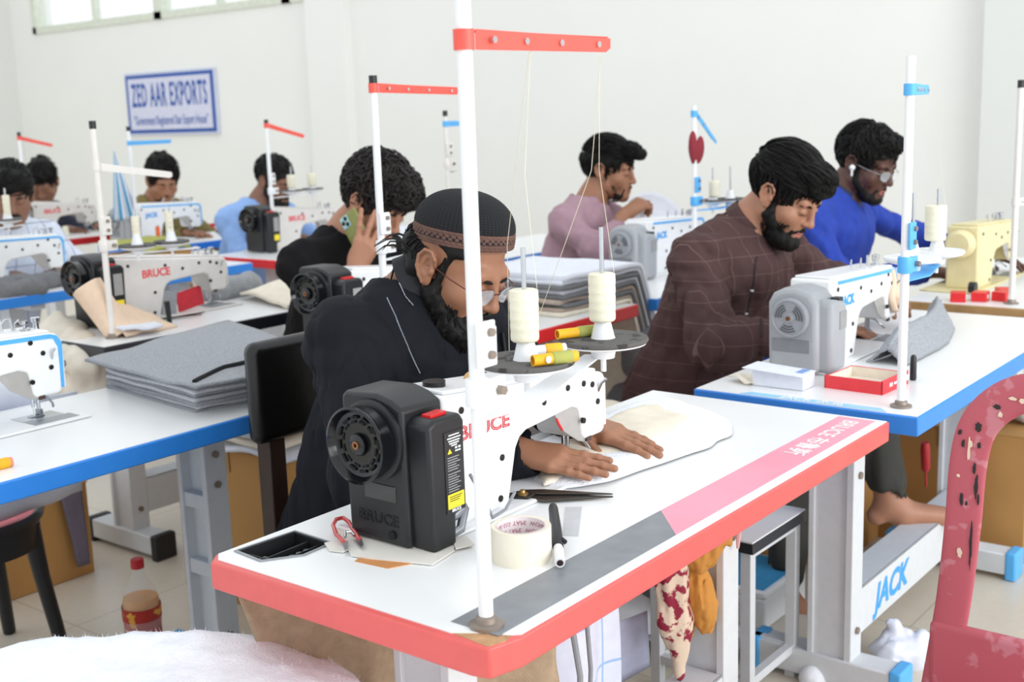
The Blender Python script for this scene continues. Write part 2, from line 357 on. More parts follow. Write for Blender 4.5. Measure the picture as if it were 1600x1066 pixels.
# ---------------------------------------------------------------- sewing machines
def machine(x, y, style, label, yaw=0., name=True):
    """x,y: point of the table row; the head spans x+.15 .. x+.68, y+.27 .. y+.45 around the needle line y+.36"""
    t = T('sewing_machine', label, 'sewing machine', (x+.42, y+.36, 0))
    O = Vector((x, y, 0)); mb = lambda: MB()
    def q(a, b, c): return (x+a, y+b, c)
    bruce = style == 'bruce'; jack = style == 'jack'; old = style == 'old'
    body = {'bruce': mat('machine_white', 'edeef0', .32, var=.02), 'jack': mat('machine_pearl', 'f0f1f2', .32, var=.02), 'old': mat('machine_cream', 'e3d7a8', .45, var=.08, scale=20), 'ivory': mat('machine_ivory', 'dcd8d4', .4, var=.03)}[style if style != 'brucei' else 'ivory']
    bruce = bruce or style == 'brucei'
    sl = .0 if not bruce else 1.
    P('bed', MB().box(q(.19, .275, .0005), q(.72, .455, .006)), body, t, bev=.004)
    P('needle_plate', MB().box(q(.60, .335, .006), q(.69, .385, .0072)), CHROME, t, bev=.002)
    P('slide_plate', MB().box(q(.60, .29, .006), q(.70, .33, .0068)), STEEL, t, bev=.001)
    zt0, zt1 = (.206, .168) if bruce else (.205, .188)
    arm = [(.255, .004), (.405, .004), (.412, .03), (.428, .09), (.438, .104), (.455, .112), (.58, .122), (.60, .115), (.607, .066), (.615, .060), (.665, .060), (.672, .068), (.679, zt1-.02), (.672, zt1-.004), (.655, zt1), (.26, zt0)]
    m = MB().prism([(x+a, b) for a, b in arm], 1, y+.295, y+.395); P('arm', m, body, t, bev=.007, segs=3)
    # top cover plate
    def tz(a): return zt0+(zt1-zt0)*(a-.26)/(.655-.26)
    TOPM = body
    m = MB().prism([(x+.27, tz(.27)), (x+.66, tz(.66)), (x+.655, tz(.66)+.006), (x+.27, tz(.27)+.006)], 1, y+.302, y+.388); P('top_cover', m, TOPM, t, bev=.003)
    # take-up lever, tension, needle bar, presser foot
    P('tension_knob', MB().lathe([(.013, 0), (.013, .004), (.008, .006), (.008, .016), (.010, .018), (.006, .022)], q(.679, .33, .115), (1, -.3, 0), 18), CHROME, t)
    P('face_plate', MB().box(q(.677, .30, .07), q(.683, .39, zt1-.02)), CHROME if old else body, t, bev=.002)
    P('take_up_lever', MB().tube([q(.655, .30, .13), q(.652, .288, .15), q(.654, .280, .158)], .003), CHROME, t)
    P('needle_bar', MB().cyl(q(.638, .36, .028), q(.638, .36, .07), .0035), CHROME, t)
    P('needle', MB().cyl(q(.638, .36, .006), q(.638, .36, .03), .0008, .0011, 6), CHROME, t)
    P('presser_bar', MB().cyl(q(.65, .36, .018), q(.65, .36, .065), .0042).tube([q(.65, .36, .055), q(.66, .345, .05), q(.665, .33, .035), q(.66, .32, .03)], .0025), CHROME, t)
    P('presser_foot', MB().box(q(.646, .352, .010), q(.655, .368, .022)).prism([(x+.625, .0075), (x+.66, .0075), (x+.655, .0105), (x+.632, .0095)], 1, y+.352, y+.368), STEEL, t, bev=.0012)
    P('arm_screw', MB().cyl(q(.605, .2955, .095), q(.605, .291, .095), .005, n=10), DARK, t)
    # clear finger guard under the head
    GU = mat('smoked_guard', 'b9b6b2', .25, alpha=.75)
    m = MB().prism([(x+.535, .118), (x+.603, .125), (x+.618, .10), (x+.625, .07), (x+.628, .052), (x+.60, .060), (x+.56, .085)], 1, y+.300, y+.303); P('take_up_guard', m, GU, t, bev=.0008)
    if name == 'full': P('guard_hook', MB().tube([q(.538, .299, .112), q(.540, .297, .104), q(.546, .297, .096), q(.553, .299, .090)], .0022), mat('red_switch', 'd8262a', .25), t)
    P('guard_foot', MB().box(q(.618, .296, .055), q(.632, .306, .068)), mat('brown_block', '4b3630', .4), t, bev=.001)
    for a, z in ((.435, .165), (.50, .148), (.565, .158), (.635, .15), (.65, .118), (.61, .175), (.39, .085), (.383, .022), (.30, .178)):
        if z > tz(a)-.012: z = tz(a)-.016
        P('screw', MB().lathe([(.0052, -.001), (.0052, .0012), (.0035, .0018)], q(a, .2945, z), (0, -1, 0), 12), DARK, t)
    if bruce:
        m = MB().box(q(.175, .270, .006), q(.262, .408, .2))
        P('motor_cover', MB().prism([(y+.294, .004), (y+.410, .006), (y+.414, .212), (y+.405, .219), (y+.345, .221), (y+.318, .214), (y+.297, .203)], 0, x+.178, x+.262), BLACKP, t, bev=.006, segs=3)
        P('control_box', MB().prism([(x+.188, .002), (x+.236, .002), (x+.238, .046), (x+.258, .050), (x+.262, .178), (x+.254, .190), (x+.200, .190), (x+.186, .182)], 1, y+.256, y+.300), BLACKP, t, bev=.006, segs=3)
        P('switch', MB().box(q(.206, .268, .188), q(.238, .286, .1945), Matrix.Rotation(-.02, 3, 'Y')), mat('red_switch', 'd8262a', .25), t, bev=.001)
        P('vent_ring', MB().lathe([(.054, 0), (.058, .003), (.058, .009), (.054, .011)], q(.180, .352, .155), (-1, 0, 0), 40), BLACKP, t)
        cx, cy, cz = x+.176, y+.352, .155
        hw = P('handwheel', MB().lathe([(.046, 0), (.050, .006), (.053, .016), (.052, .028), (.0545, .033), (.055, .037), (.0515, .0385), (.049, .034), (.046, .028), (.040, .026), (.017, .026), (.015, .032), (.013, .033)], (cx, cy, cz), (-1, 0, 0), 48), BLACKG, t)
        m = MB()
        for ring, (ra, rb) in enumerate(((.030, .0335), (.036, .040))):
            for k in range(12):
                a0 = 2*PI*(k+.12+ring*.3)/12; a1 = 2*PI*(k+.75+ring*.3)/12; n = 5
                vs = []
                for j in range(n+1):
                    a = a0+(a1-a0)*j/n
                    vs += [(cx-.0268-ring*.0012, cy+math.cos(a)*ra, cz+math.sin(a)*ra), (cx-.0268-ring*.0012, cy+math.cos(a)*rb, cz+math.sin(a)*rb)]
                m._a(vs, [(2*j, 2*j+2, 2*j+3, 2*j+1) for j in range(n)])
        P('wheel_slots', m, mat('slot_black', '050505', .8), hw, smooth=False, thick=.0015)
        P('wheel_bolt', MB().lathe([(.006, 0), (.006, .003), (.003, .003), (.003, 0)], (cx-.032, cy, cz), (-1, 0, 0), 12), mat('copper_bolt', '9a6a48', .35, .8), hw)
        if name == 'full':
            text('embossed_name', 'BRUCE', .022, (x+.1768, y+.352, .040), (0, -1, 0), (0, 0, 1), BLACKP, t, ext=.0012, sx=1.15, outline=.0007)
            P('clear_window', MB().box(q(.1765, .315, .068), q(.1790, .375, .092)), mat('smoked_window', '3a3a38', .15), t, bev=.001)
            P('socket', MB().lathe([(.0065, 0), (.0065, .002)], q(.1768, .325, .020), (-1, 0, 0), 16), mat('slot_black', '050505', .8), t)
            LB = MB().box(q(.216, .2548, .052), q(.2555, .2562, .168)); lb = P('label_plate', LB, mat('label_black', '26272a', .4), t, smooth=False)
            yl = y+.2547
            for z, wd in ((.1618, .022), (.1575, .028), (.1535, .024), (.1500, .020), (.1468, .012)):   # fine print too small to read
                P('label_line', MB().box((x+.236-wd/2, yl-.0003, z), (x+.236+wd/2, yl+.0006, z+.0018)), WTXT, t, smooth=False)
            for k in range(14):
                wd = (.024, .021, .026, .018)[k % 4]; z = .1305-.0036*k if k < 6 else .1288-.0036*k
                P('label_line', MB().box((x+.221, yl-.0003, z), (x+.221+wd, yl+.0006, z+.0013)), mat('label_grey', '9a9a9a', .6), t, smooth=False)
            P('warning_triangle', MB().prism([(x+.2215, .137), (x+.2305, .137), (x+.226, .144)], 1, yl-.0006, yl+.0006), mat('warning_yellow', 'f2dc36', .5), t, smooth=False)
            P('label_symbol', MB().box((x+.2375, yl-.0004, .142), (x+.242, yl+.0006, .145)).box((x+.2445, yl-.0004, .142), (x+.249, yl+.0006, .145)).box((x+.2375, yl-.0004, .138), (x+.249, yl+.0006, .140)), WTXT, t, smooth=False)
            P('yellow_sticker', MB().box((x+.2185, yl-.0006, .058), (x+.2525, yl+.0006, .079)), mat('warning_yellow', 'f2dc36', .5), t, smooth=False)
            for k in range(3): P('sticker_line', MB().box((x+.222, yl-.0010, .0745-.003*k), (x+.248-.003*k, yl, .0755-.003*k)), DARK, t, smooth=False)
            text('label_print', 'BRUCE', .0062, (x+.236, yl, .0545), (1, 0, 0), (0, 0, 1), WTXT, t, ext=.0002, bold=.0002)
            P('hinge_arm', MB().tube([q(.235, .285, .030), q(.262, .282, .034), q(.285, .285, .040)], .0085, 10).tube([q(.235, .275, .010), q(.262, .272, .014), q(.288, .285, .036)], .007, 10), STEEL, t)
            P('cable', MB().tube([q(.285, .27, .09), q(.297, .262, .06), q(.315, .262, .03), q(.335, .272, .01), q(.37, .275, .012), q(.40, .28, .03)], .0025), mat('grey_cable', '8b8d92', .5), t)
            text('name_print', 'BRUCE', .030, q(.352, .2945, .141), (1, 0, -.02), (0, 0, 1), REDTXT, t, ext=.0004, sx=1.28, outline=.0010)
            P('oil_ring', MB().lathe([(.012, 0), (.017, 0), (.017, .008), (.012, .008)], q(.30, .345, tz(.3)+.006), n=24), DARK, t)
            P('oil_cap', MB().lathe([(.011, 0), (.009, .006), (.004, .010), (.001, .011)], q(.40, .36, tz(.4)+.006), n=20), mat('amber_cap', 'c9a067', .3), t)
            P('knee_spring', MB().tube([q(.40, .37, .135), q(.43, .36, .128)], .004), BLACKP, t)
        else:
            text('name_print', 'BRUCE', .034, q(.40, .2945, .145), (1, 0, 0), (0, 0, 1), REDTXT, t, ext=.0004, bold=.001)
            P('yellow_sticker', MB().box(q(.220, .2542, .058), q(.250, .2560, .085)), mat('warning_yellow', 'f2dc36', .5), t, smooth=False)
            P('label_plate', MB().box(q(.220, .2542, .1), q(.250, .2560, .165)), mat('label_grey', '9a9a9a', .6), t, smooth=False)
    else:
        G = mat('cover_grey', 'a7aaae', .45, var=.03) if not old else body
        if style == 'old':
            P('pulley_guard', MB().lathe([(.045, 0), (.045, .03), (.035, .04), (.01, .04)], q(.25, .345, .15), (-1, 0, 0), 28), G, t)
            P('bobbin_winder', MB().lathe([(.018, 0), (.018, .02)], q(.2, .3, .02), (0, -1, 0), 20), BLACKP, t)
        else:
            P('motor_cover', MB().prism([(y+.285, .004), (y+.405, .004), (y+.407, .160), (y+.395, .182), (y+.37, .194), (y+.34, .196), (y+.305, .186), (y+.287, .160)], 0, x+.170, x+.275), G, t, bev=.012, segs=3)
            P('control_box', MB().prism([(x+.185, .004), (x+.268, .004), (x+.272, .14), (x+.262, .162), (x+.20, .170), (x+.185, .165)], 1, y+.258, y+.30), G, t, bev=.012, segs=3)
            hw = P('handwheel', MB().lathe([(.041, -.002), (.044, .002), (.045, .012), (.043, .018), (.039, .019), (.037, .016), (.012, .016), (.010, .020), (.004, .020)], q(.170, .347, .130), (-1, 0, 0), 40), mat('wheel_grey', '9a9da2', .4), t)
            m = MB(); cx, cy, cz = x+.170, y+.347, .130
            for ra, rb in ((.018, .0205), (.024, .0265), (.030, .0325)):
                for a0 in (0.6, 2.7, 4.8):
                    n = 8; vs = []
                    for j in range(n+1):
                        a = a0-.6+1.2*j/n; vs += [(cx-.0175, cy+math.cos(a)*ra, cz+math.sin(a)*ra), (cx-.0175, cy+math.cos(a)*rb, cz+math.sin(a)*rb)]
                    m._a(vs, [(2*j, 2*j+2, 2*j+3, 2*j+1) for j in range(n)])
            P('wheel_slots', m, mat('slot_grey', '55575b', .8), hw, smooth=False, thick=.001)
            P('wheel_bolt', MB().lathe([(.005, 0), (.005, .003), (.002, .003)], (cx-.020, cy, cz), (-1, 0, 0), 12), mat('copper_bolt', '9a6a48', .35, .8), hw)
            P('power_switch', MB().box(q(.235, .265, .158), q(.26, .285, .170)), BLACKP, t, bev=.001)
            P('label_plate', MB().box(q(.225, .2562, .10), q(.262, .2585, .14)), mat('label_grey', '9a9a9a', .6), t, smooth=False)
            P('cover_recess', MB().box(q(.1690, .305, .050), q(.1712, .395, .080)), mat('recess_grey', '83868b', .6), t, smooth=False)
            # blue stripe along the top edge and down the head
            st = [(x+.30, tz(.30)-.006), (x+.655, tz(.655)-.002), (x+.668, tz(.66)-.006), (x+.6785, zt1-.022), (x+.6745, .072), (x+.6695, .072), (x+.669, zt1-.03), (x+.66, tz(.66)-.012), (x+.65, tz(.65)-.011), (x+.30, tz(.30)-.014)]
            P('blue_stripe', MB().prism(st, 1, y+.2935, y+.300), BLUEP, t, smooth=False)
            text('name_print', 'JACK', .032, q(.36, .2945, .145), (1, 0, 0), (0, 0, 1), BTXT, t, ext=.0004, bold=.0015)
        for a in (.46, .52, .60):
            P('thread_guide', MB().tube([q(a, .33, tz(a)+.006), q(a, .33, tz(a)+.022), q(a+.012, .335, tz(a)+.028), q(a+.02, .34, tz(a)+.018)], .002), CHROME, t)
    P('knee_lifter_post', MB().lathe([(.006, 0), (.006, .014), (.009, .016), (.010, .024), (.007, .026)], q(.655, .345, tz(.655)+.004), n=16), CHROME, t)
    P('top_guide', MB().tube([q(.575, .335, tz(.575)+.004), q(.575, .335, tz(.575)+.022), q(.585, .34, tz(.575)+.030), q(.60, .345, tz(.575)+.030), q(.607, .35, tz(.6)+.004)], .0028), CHROME, t)
    P('needle_tension', MB().lathe([(.004, 0), (.011, .002), (.011, .004), (.004, .006), (.004, .012), (.007, .014), (.007, .02)], q(.625, .335, tz(.62)+.005), n=16), CHROME, t)
    return t
# ---------------------------------------------------------------- row at the front
t1 = TRAY = [(.040, .445), (.088, .412), (.143, .414), (.148, .497), (.046, .506)]
t1 = table(0, 0, 1.2, .525, RED, 'white work table with a red edge and chipped corner, nearest the camera', chip=True, legx=(.185, .965), cut=TRAY)
P('sticker_strip', MB().prism([(.035, .022), (.44, .022), (.52, .095), (.035, .095)], 2, .0, .0006), mat('strip_grey', '7f8389', .35, var=.12, scale=25), t1, smooth=False, label='worn grey stretch of the edge sticker')
P('sticker_strip', MB().prism([(.44, .022), (1.185, .022), (1.185, .095), (.52, .095)], 2, .0, .0006), mat('strip_pink', 'f59bb0', .35, var=.08, scale=6), t1, smooth=False, label='faded pink stretch of the edge sticker')
text('sticker_print', 'BRUCE 布鲁斯', .042, (1.03, .060, .0009), (-1, 0, 0), (0, -1, 0), WTXT, t1, ext=.0002, bold=.0006)
table(1.255, -.035, 2.46, .455, BLUE, 'white work table with a blue edge under the grey-covered machine and red box', legx=(1.455, 2.31), beam='JACK')
table(2.605, .0, 3.8, .49, WOODE, 'white work table with a tan wooden edge under the cream machine')
table(-.33, 1.125, .86, 1.635, BLUE, 'white work table with a blue edge holding the folded grey cloth stack', legx=(-.1, .645), slots=True)
table(.985, 1.18, 2.19, 1.68, REDV, 'white work table with a red edge in front of the person on the phone')
table(2.30, 1.18, 3.5, 1.68, BLUE, 'white work table with a blue edge in front of the person in mauve')
table(.885, 2.10, 2.09, 2.60, BLACKE, 'white work table with a black edge under the cream fabric and scissors')
table(2.515, 3.25, 3.7, 3.72, REDV, 'white work table with a red edge in front of the person in light blue')
table(2.62, 2.33, 3.9, 2.83, BLUE, 'white work table with a blue edge empty behind the mauve jumper')
table(1.22, 3.30, 2.42, 3.80, BLUE, 'white work table with a blue edge in front of the person in the checked shirt')
table(2.60, 4.30, 3.80, 4.75, BLUE, 'white work table with a blue edge in front of the person in olive')
table(2.55, 5.23, 3.75, 5.70, mat('red_deep', 'c4222c', .4), 'white work table with a dark red edge at the far left')

machine(0, 0, 'bruce', 'white sewing machine with big black motor cover and red switch, nearest', name='full')
machine(1.32, -.01, 'jack', 'white sewing machine with grey cover and blue stripe by the grey wool piece')
machine(2.62, .06, 'old', 'old cream sewing machine on the tan-edged table')
machine(-.32, 1.13, 'jack', 'white sewing machine with blue stripe at the left edge by the folded grey cloth')
machine(.975, 1.17, 'bruce', 'white sewing machine with black handwheel in front of the person on the phone')
machine(2.45, 1.17, 'jack', 'white sewing machine with grey cover in front of the person in mauve')
machine(.87, 2.08, 'brucei', 'off-white sewing machine with black handwheel and red name on black-edged table')
machine(2.50, 3.24, 'brucei', 'off-white sewing machine with black cover in front of the person in light blue')
machine(.98, 3.22, 'jack', 'white sewing machine with blue stripe in front of the person in the checked shirt')
machine(2.42, 4.22, 'jack', 'white sewing machine with blue stripe in front of the person in olive')
machine(2.38, 5.15, 'brucei', 'old off-white sewing machine at the far left in front of the dark-haired person')

# thread stands (pole x, y, height)
stand(.05, .052, .98, WHITE, REDP, 'thread stand with white pole and red arm at the nearest corner', .676, .265, tray=(.262, .365, .10, ((.19, .062, .165), (.365, .062, .175))), cap=False, armdir=(1, -.02, 0))
text('embossed_name', 'BRUCE', .0145, (.245, .0395, .675), (1, -.02, 0), (0, 0, 1), mat('red_powder', 'ee5a4e'), bpy.data.objects['thread_stand'], ext=.0008, sx=1.3, bold=.0003)
stand(1.318, .022, .68, WHITE, BLUEP, 'thread stand with white pole and light blue arm beside the red box', .618, .22, tray=(.262, .31, .06, ((.15, .055, .15), (.28, .055, .15))), brk=BLUEP, cap=False, style=1, armdir=(.98, .22, 0), tdir=(1, -.05, 0))
stand(2.68, .195, .645, IVORY, IVORY, 'grey-white thread stand pole on the tan-edged table at the right edge', .30, .12, cap=True, armdir=(1, -.4, 0))
stand(1.102, 1.222, .695, WHITE, REDP, 'thread stand with white pole and red arm by the person on the phone', .668, .30, droop=.03, tray=(.27, .24, .05, ()), cap=True)
stand(2.67, 1.25, .607, WHITE, BLUEP, 'thread stand with white pole and blue arm with a maroon cloth on it', .580, .12, tray=(.262, .24, .06, ((.12, .05, .13), (.20, .05, .13))), brk=BLUEP, cap=False, armdir=(1, -.1, 0), tdir=(1, -.4, 0), droop=.85)
stand(.985, 2.205, .615, IVORY, IVORY, 'thread stand with off-white pole and off-white arm on the black-edged table', .490, .23, tray=(.245, .28, -.03, ((.09, .05, .12), (.20, .05, .12))), armdir=(1, -.1, 0), bolts=False, droop=.16)
stand(2.755, 3.54, .61, WHITE, REDP, 'thread stand with white pole and red arm by the person in light blue', .585, .22, tray=(.262, .30, .0, ((.13, .05, .13), (.26, .05, .13))), bolts=False, droop=.26)
stand(2.62, 4.42, .60, WHITE, BLUEP, 'thread stand with blue arm holding the striped cloth by the person in olive', .52, .23, bolts=False, armdir=(1, -.1, 0))
stand(2.60, 5.40, .59, WHITE, REDP, 'thread stand with red arm at the far left in front of the dark-haired person', .56, .18, bolts=False, armdir=(1, -.1, 0), droop=.27)
stand(1.22, 3.35, .60, WHITE, BLUEP, 'thread stand of the person in the checked shirt, its pole beyond the left edge', tray=(.262, .20, .04, ((.14, .05, .13),)))
stand(2.67, 2.37, .62, IVORY, BLUEP, 'thread stand with short blue arm behind the knitted cap', .57, .16, bolts=False, tray=(.39, .02, 0, ()))
# ---------------------------------------------------------------- solid shapes as smooth-blended distance fields
def nets(D, xs, ys, zs):
    s = D < 0; c = np.zeros(tuple(k-1 for k in D.shape), np.int8)
    sl = lambda i, j, k: (slice(i, D.shape[0]-1+i), slice(j, D.shape[1]-1+j), slice(k, D.shape[2]-1+k))
    cor = [(i, j, k) for i in (0, 1) for j in (0, 1) for k in (0, 1)]
    for q in cor: c += s[sl(*q)]
    mixed = (c > 0) & (c < 8); idx = np.argwhere(mixed); vid = np.full(c.shape, -1, np.int32); vid[mixed] = np.arange(len(idx))
    val = np.stack([D[idx[:, 0]+a, idx[:, 1]+b, idx[:, 2]+d] for a, b, d in cor], 1)
    acc = np.zeros((len(idx), 3)); cnt = np.zeros(len(idx))
    for i in range(8):
        for j in range(i+1, 8):
            df = [cor[j][k]-cor[i][k] for k in range(3)]
            if sum(map(abs, df)) != 1: continue
            a = val[:, i]; b = val[:, j]; m = (a < 0) != (b < 0); t = np.where(m, a/(a-b+1e-30), 0)
            acc += np.where(m[:, None], np.array(cor[i])+t[:, None]*np.array(df), 0); cnt += m
    fr = acc/cnt[:, None]; V = np.empty_like(fr)
    for k, ax in enumerate((xs, ys, zs)): i0 = idx[:, k]; V[:, k] = ax[i0]+fr[:, k]*(ax[i0+1]-ax[i0])
    Q = []
    for k in range(3):
        A = [slice(1, -1)]*3; A[k] = slice(0, -1); B = list(A); B[k] = slice(1, None)
        sa = s[tuple(A)]; sb = s[tuple(B)]; e = np.argwhere(sa != sb); o = np.ones(3, int); o[k] = 0; e = e+o
        p, q = (k+1) % 3, (k+2) % 3
        def g(dp, dq): z = e.copy(); z[:, p] -= dp; z[:, q] -= dq; return vid[z[:, 0], z[:, 1], z[:, 2]]
        quad = np.stack([g(1, 1), g(0, 1), g(0, 0), g(1, 0)], 1); fl = s[e[:, 0], e[:, 1], e[:, 2]]
        quad[~fl] = quad[~fl][:, ::-1]; Q.append(quad)
    return V, np.concatenate(Q)
def axis(lo, hi, h, fine=()):
    out = [lo]
    while out[-1] < hi:
        x = out[-1]; st = h
        for a, b, hf in fine:
            if a-1e-9 <= x < b: st = min(st, hf)
            elif x < a and x+h > a: st = min(st, max(a-x, hf))
        out.append(x+st)
    return np.array(out, np.float32)
class Sdf:
    def __init__(s, lo, hi, h, fine=()):
        """fine: list of (lo3, hi3, step) boxes with a finer grid"""
        s.ax = [axis(lo[k], hi[k], h, [(f[0][k], f[1][k], f[2]) for f in fine]) for k in range(3)]
        s.D = np.full([len(a) for a in s.ax], .5, np.float32); s.h = h
    def _sub(s, lo, hi, pad):
        sl = []
        for k in range(3):
            a = np.searchsorted(s.ax[k], lo[k]-pad); b = np.searchsorted(s.ax[k], hi[k]+pad)
            sl.append(slice(max(0, a-1), b+1))
        X = s.ax[0][sl[0]][:, None, None]; Y = s.ax[1][sl[1]][None, :, None]; Z = s.ax[2][sl[2]][None, None, :]
        return tuple(sl), X, Y, Z
    def _mix(s, sl, d, k, neg):
        A = s.D[sl]
        if A.size == 0: return
        if neg:
            d = -d; h = np.maximum(k-np.abs(A-d), 0)/k; s.D[sl] = np.maximum(A, d)+h*h*k*.25
        else:
            h = np.maximum(k-np.abs(A-d), 0)/k; s.D[sl] = np.minimum(A, d)-h*h*k*.25
    def rc(s, a, b, ra, rb, k=.01, neg=False):
        a = np.asarray(a, np.float32); b = np.asarray(b, np.float32); r = max(ra, rb)
        sl, X, Y, Z = s._sub(np.minimum(a, b)-r, np.maximum(a, b)+r, k+2.2*s.h)
        ab = b-a; L = float(ab@ab)+1e-12
        t = np.clip(((X-a[0])*ab[0]+(Y-a[1])*ab[1]+(Z-a[2])*ab[2])/L, 0, 1)
        d = np.sqrt((X-a[0]-t*ab[0])**2+(Y-a[1]-t*ab[1])**2+(Z-a[2]-t*ab[2])**2)-(ra+(rb-ra)*t)
        s._mix(sl, d, k, neg); return s
    def chain(s, pts, rs, k=.01, neg=False):
        for i in range(len(pts)-1): s.rc(pts[i], pts[i+1], rs[i], rs[i+1], k, neg)
        return s
    def el(s, c, r, R=None, k=.01, neg=False):
        c = np.asarray(c, np.float32); r = np.asarray(r, np.float32); R = np.eye(3) if R is None else np.asarray(R)
        ext = np.sqrt(((R*r)**2).sum(1)); sl, X, Y, Z = s._sub(c-ext, c+ext, k+2.2*s.h)
        X = X-c[0]; Y = Y-c[1]; Z = Z-c[2]; u2 = 0; g2 = 0
        for j in range(3):
            q = X*R[0, j]+Y*R[1, j]+Z*R[2, j]; u2 = u2+(q/r[j])**2; g2 = g2+(q/r[j]**2)**2
        k0 = np.sqrt(u2)+1e-9; k1 = np.sqrt(g2)+1e-9
        s._mix(sl, k0*(k0-1)/k1, k, neg); return s
    def noise(s, fn, band=.03):
        m = np.abs(s.D) < band; i = np.argwhere(m); Pt = np.stack([s.ax[k][i[:, k]] for k in range(3)], 1).astype(float)
        s.D[m] += fn(Pt).astype(np.float32); return s
    def mesh(s): return nets(s.D, *s.ax)

class Frame:
    """a head: local x to the side, y out of the face, z up; metres at life size"""
    def __init__(s, c, yaw, pitch, roll=0., sc=1.):
        yw, p, rl = map(math.radians, (yaw, pitch, roll))
        Y = Vector((math.cos(yw)*math.cos(p), math.sin(yw)*math.cos(p), -math.sin(p))); X = Y.cross(Vector((0, 0, 1))).normalized(); Z = X.cross(Y)
        X2 = X*math.cos(rl)+Z*math.sin(rl); Z2 = Z*math.cos(rl)-X*math.sin(rl)
        s.R = np.array([X2, Y, Z2]).T; s.c = np.array(c, float); s.s = sc
    def p(s, x, y, z): return s.c+s.R@(np.array([x, y, z])*s.s)
    def P(s, A): return s.c+(np.asarray(A)*s.s)@s.R.T
    def v(s, x, y, z): return s.R@np.array([x, y, z], float)
class Loc:
    """draws head shapes given in head coordinates"""
    def __init__(s, S, F): s.S = S; s.F = F
    def rc(s, a, b, ra, rb, k=.01, neg=False): s.S.rc(s.F.p(*a), s.F.p(*b), ra*s.F.s, rb*s.F.s, k, neg)
    def el(s, c, r, k=.01, neg=False, rot=None):
        R = s.F.R
        if rot is not None: R = R@np.array(Matrix.Rotation(math.radians(rot[1]), 3, rot[0]))
        s.S.el(s.F.p(*c), np.array(r)*s.F.s, R, k, neg)
def head(S, F, nose=1., jaw=1., fine=True):
    h = Loc(S, F)
    h.el((0, -.018, .036), (.0745, .096, .084))
    h.el((0, .022, -.035), (.0600, .070, .080), .03)
    h.rc((-.050*jaw, .004, -.052), (-.018, .070, -.094), .021, .018, .022); h.rc((.050*jaw, .004, -.052), (.018, .070, -.094), .021, .018, .022)
    h.el((0, .074, -.096), (.024, .020, .018), .018)
    h.el((0, .066, -.060), (.034, .028, .034), .02)
    h.rc((-.034, .073, .023), (.034, .073, .023), .0155, .0155, .014)
    for sx in (-1, 1):
        h.el((sx*.040, .056, -.026), (.026, .024, .024), .022)
        h.el((sx*.031, .100, .001), (.017, .015, .0115), .012, True)
        h.el((sx*.031, .0785, .001), (.0145, .0125, .0125), .003)
        h.rc((sx*.018, .0885, -.0035), (sx*.044, .083, -.0035), .0018, .0015, .0015)      # edge of the lowered lid
    h.rc((0, .086, .018), (0, .105*nose, -.022), .0085, .0090, .010); h.el((0, .106*nose, -.029), (.0125, .0125, .0105), .008)
    for sx in (-1, 1): h.el((sx*.0115, .096, -.031), (.0085, .0105, .0075), .006); h.el((sx*.0065, .104, -.0395), (.0035, .0050, .0035), .003, True)
    h.el((0, .0935, -.049), (.006, .006, .010), .006)
    h.rc((-.021, .085, -.0625), (0, .0960, -.0590), .0045, .0060, .004); h.rc((.021, .085, -.0625), (0, .0960, -.0590), .0045, .0060, .004)
    h.rc((-.017, .086, -.0700), (.0, .0945, -.0715), .0050, .0070, .004); h.rc((.017, .086, -.0700), (0, .0945, -.0715), .0050, .0070, .004)
    h.rc((-.022, .094, -.0655), (.022, .094, -.0655), .0022, .0022, .002, True)
    for sx in (-1, 1):
        h.el((sx*.078, -.012, -.002), (.0095, .0185, .0300), .005, rot=('X', 14))
        h.el((sx*.077, -.001, -.027), (.0070, .0085, .0115), .005)
        h.el((sx*.0895, -.009, .001), (.0085, .0115, .0190), .002, True, rot=('X', 14))
        hx = [(.079, .006, .006), (.086, .004, .020), (.088, -.008, .030), (.088, -.023, .026), (.088, -.031, .010), (.087, -.027, -.010), (.085, -.016, -.024), (.082, -.005, -.033), (.078, .003, -.026)]
        for a, b in zip(hx[:-1], hx[1:]): h.rc((sx*a[0], a[1], a[2]), (sx*b[0], b[1], b[2]), .0032, .0032, .002)
        h.rc((sx*.0835, -.016, .014), (sx*.0835, -.020, -.008), .0026, .0026, .003); h.el((sx*.081, .004, -.006), (.005, .005, .007), .003)
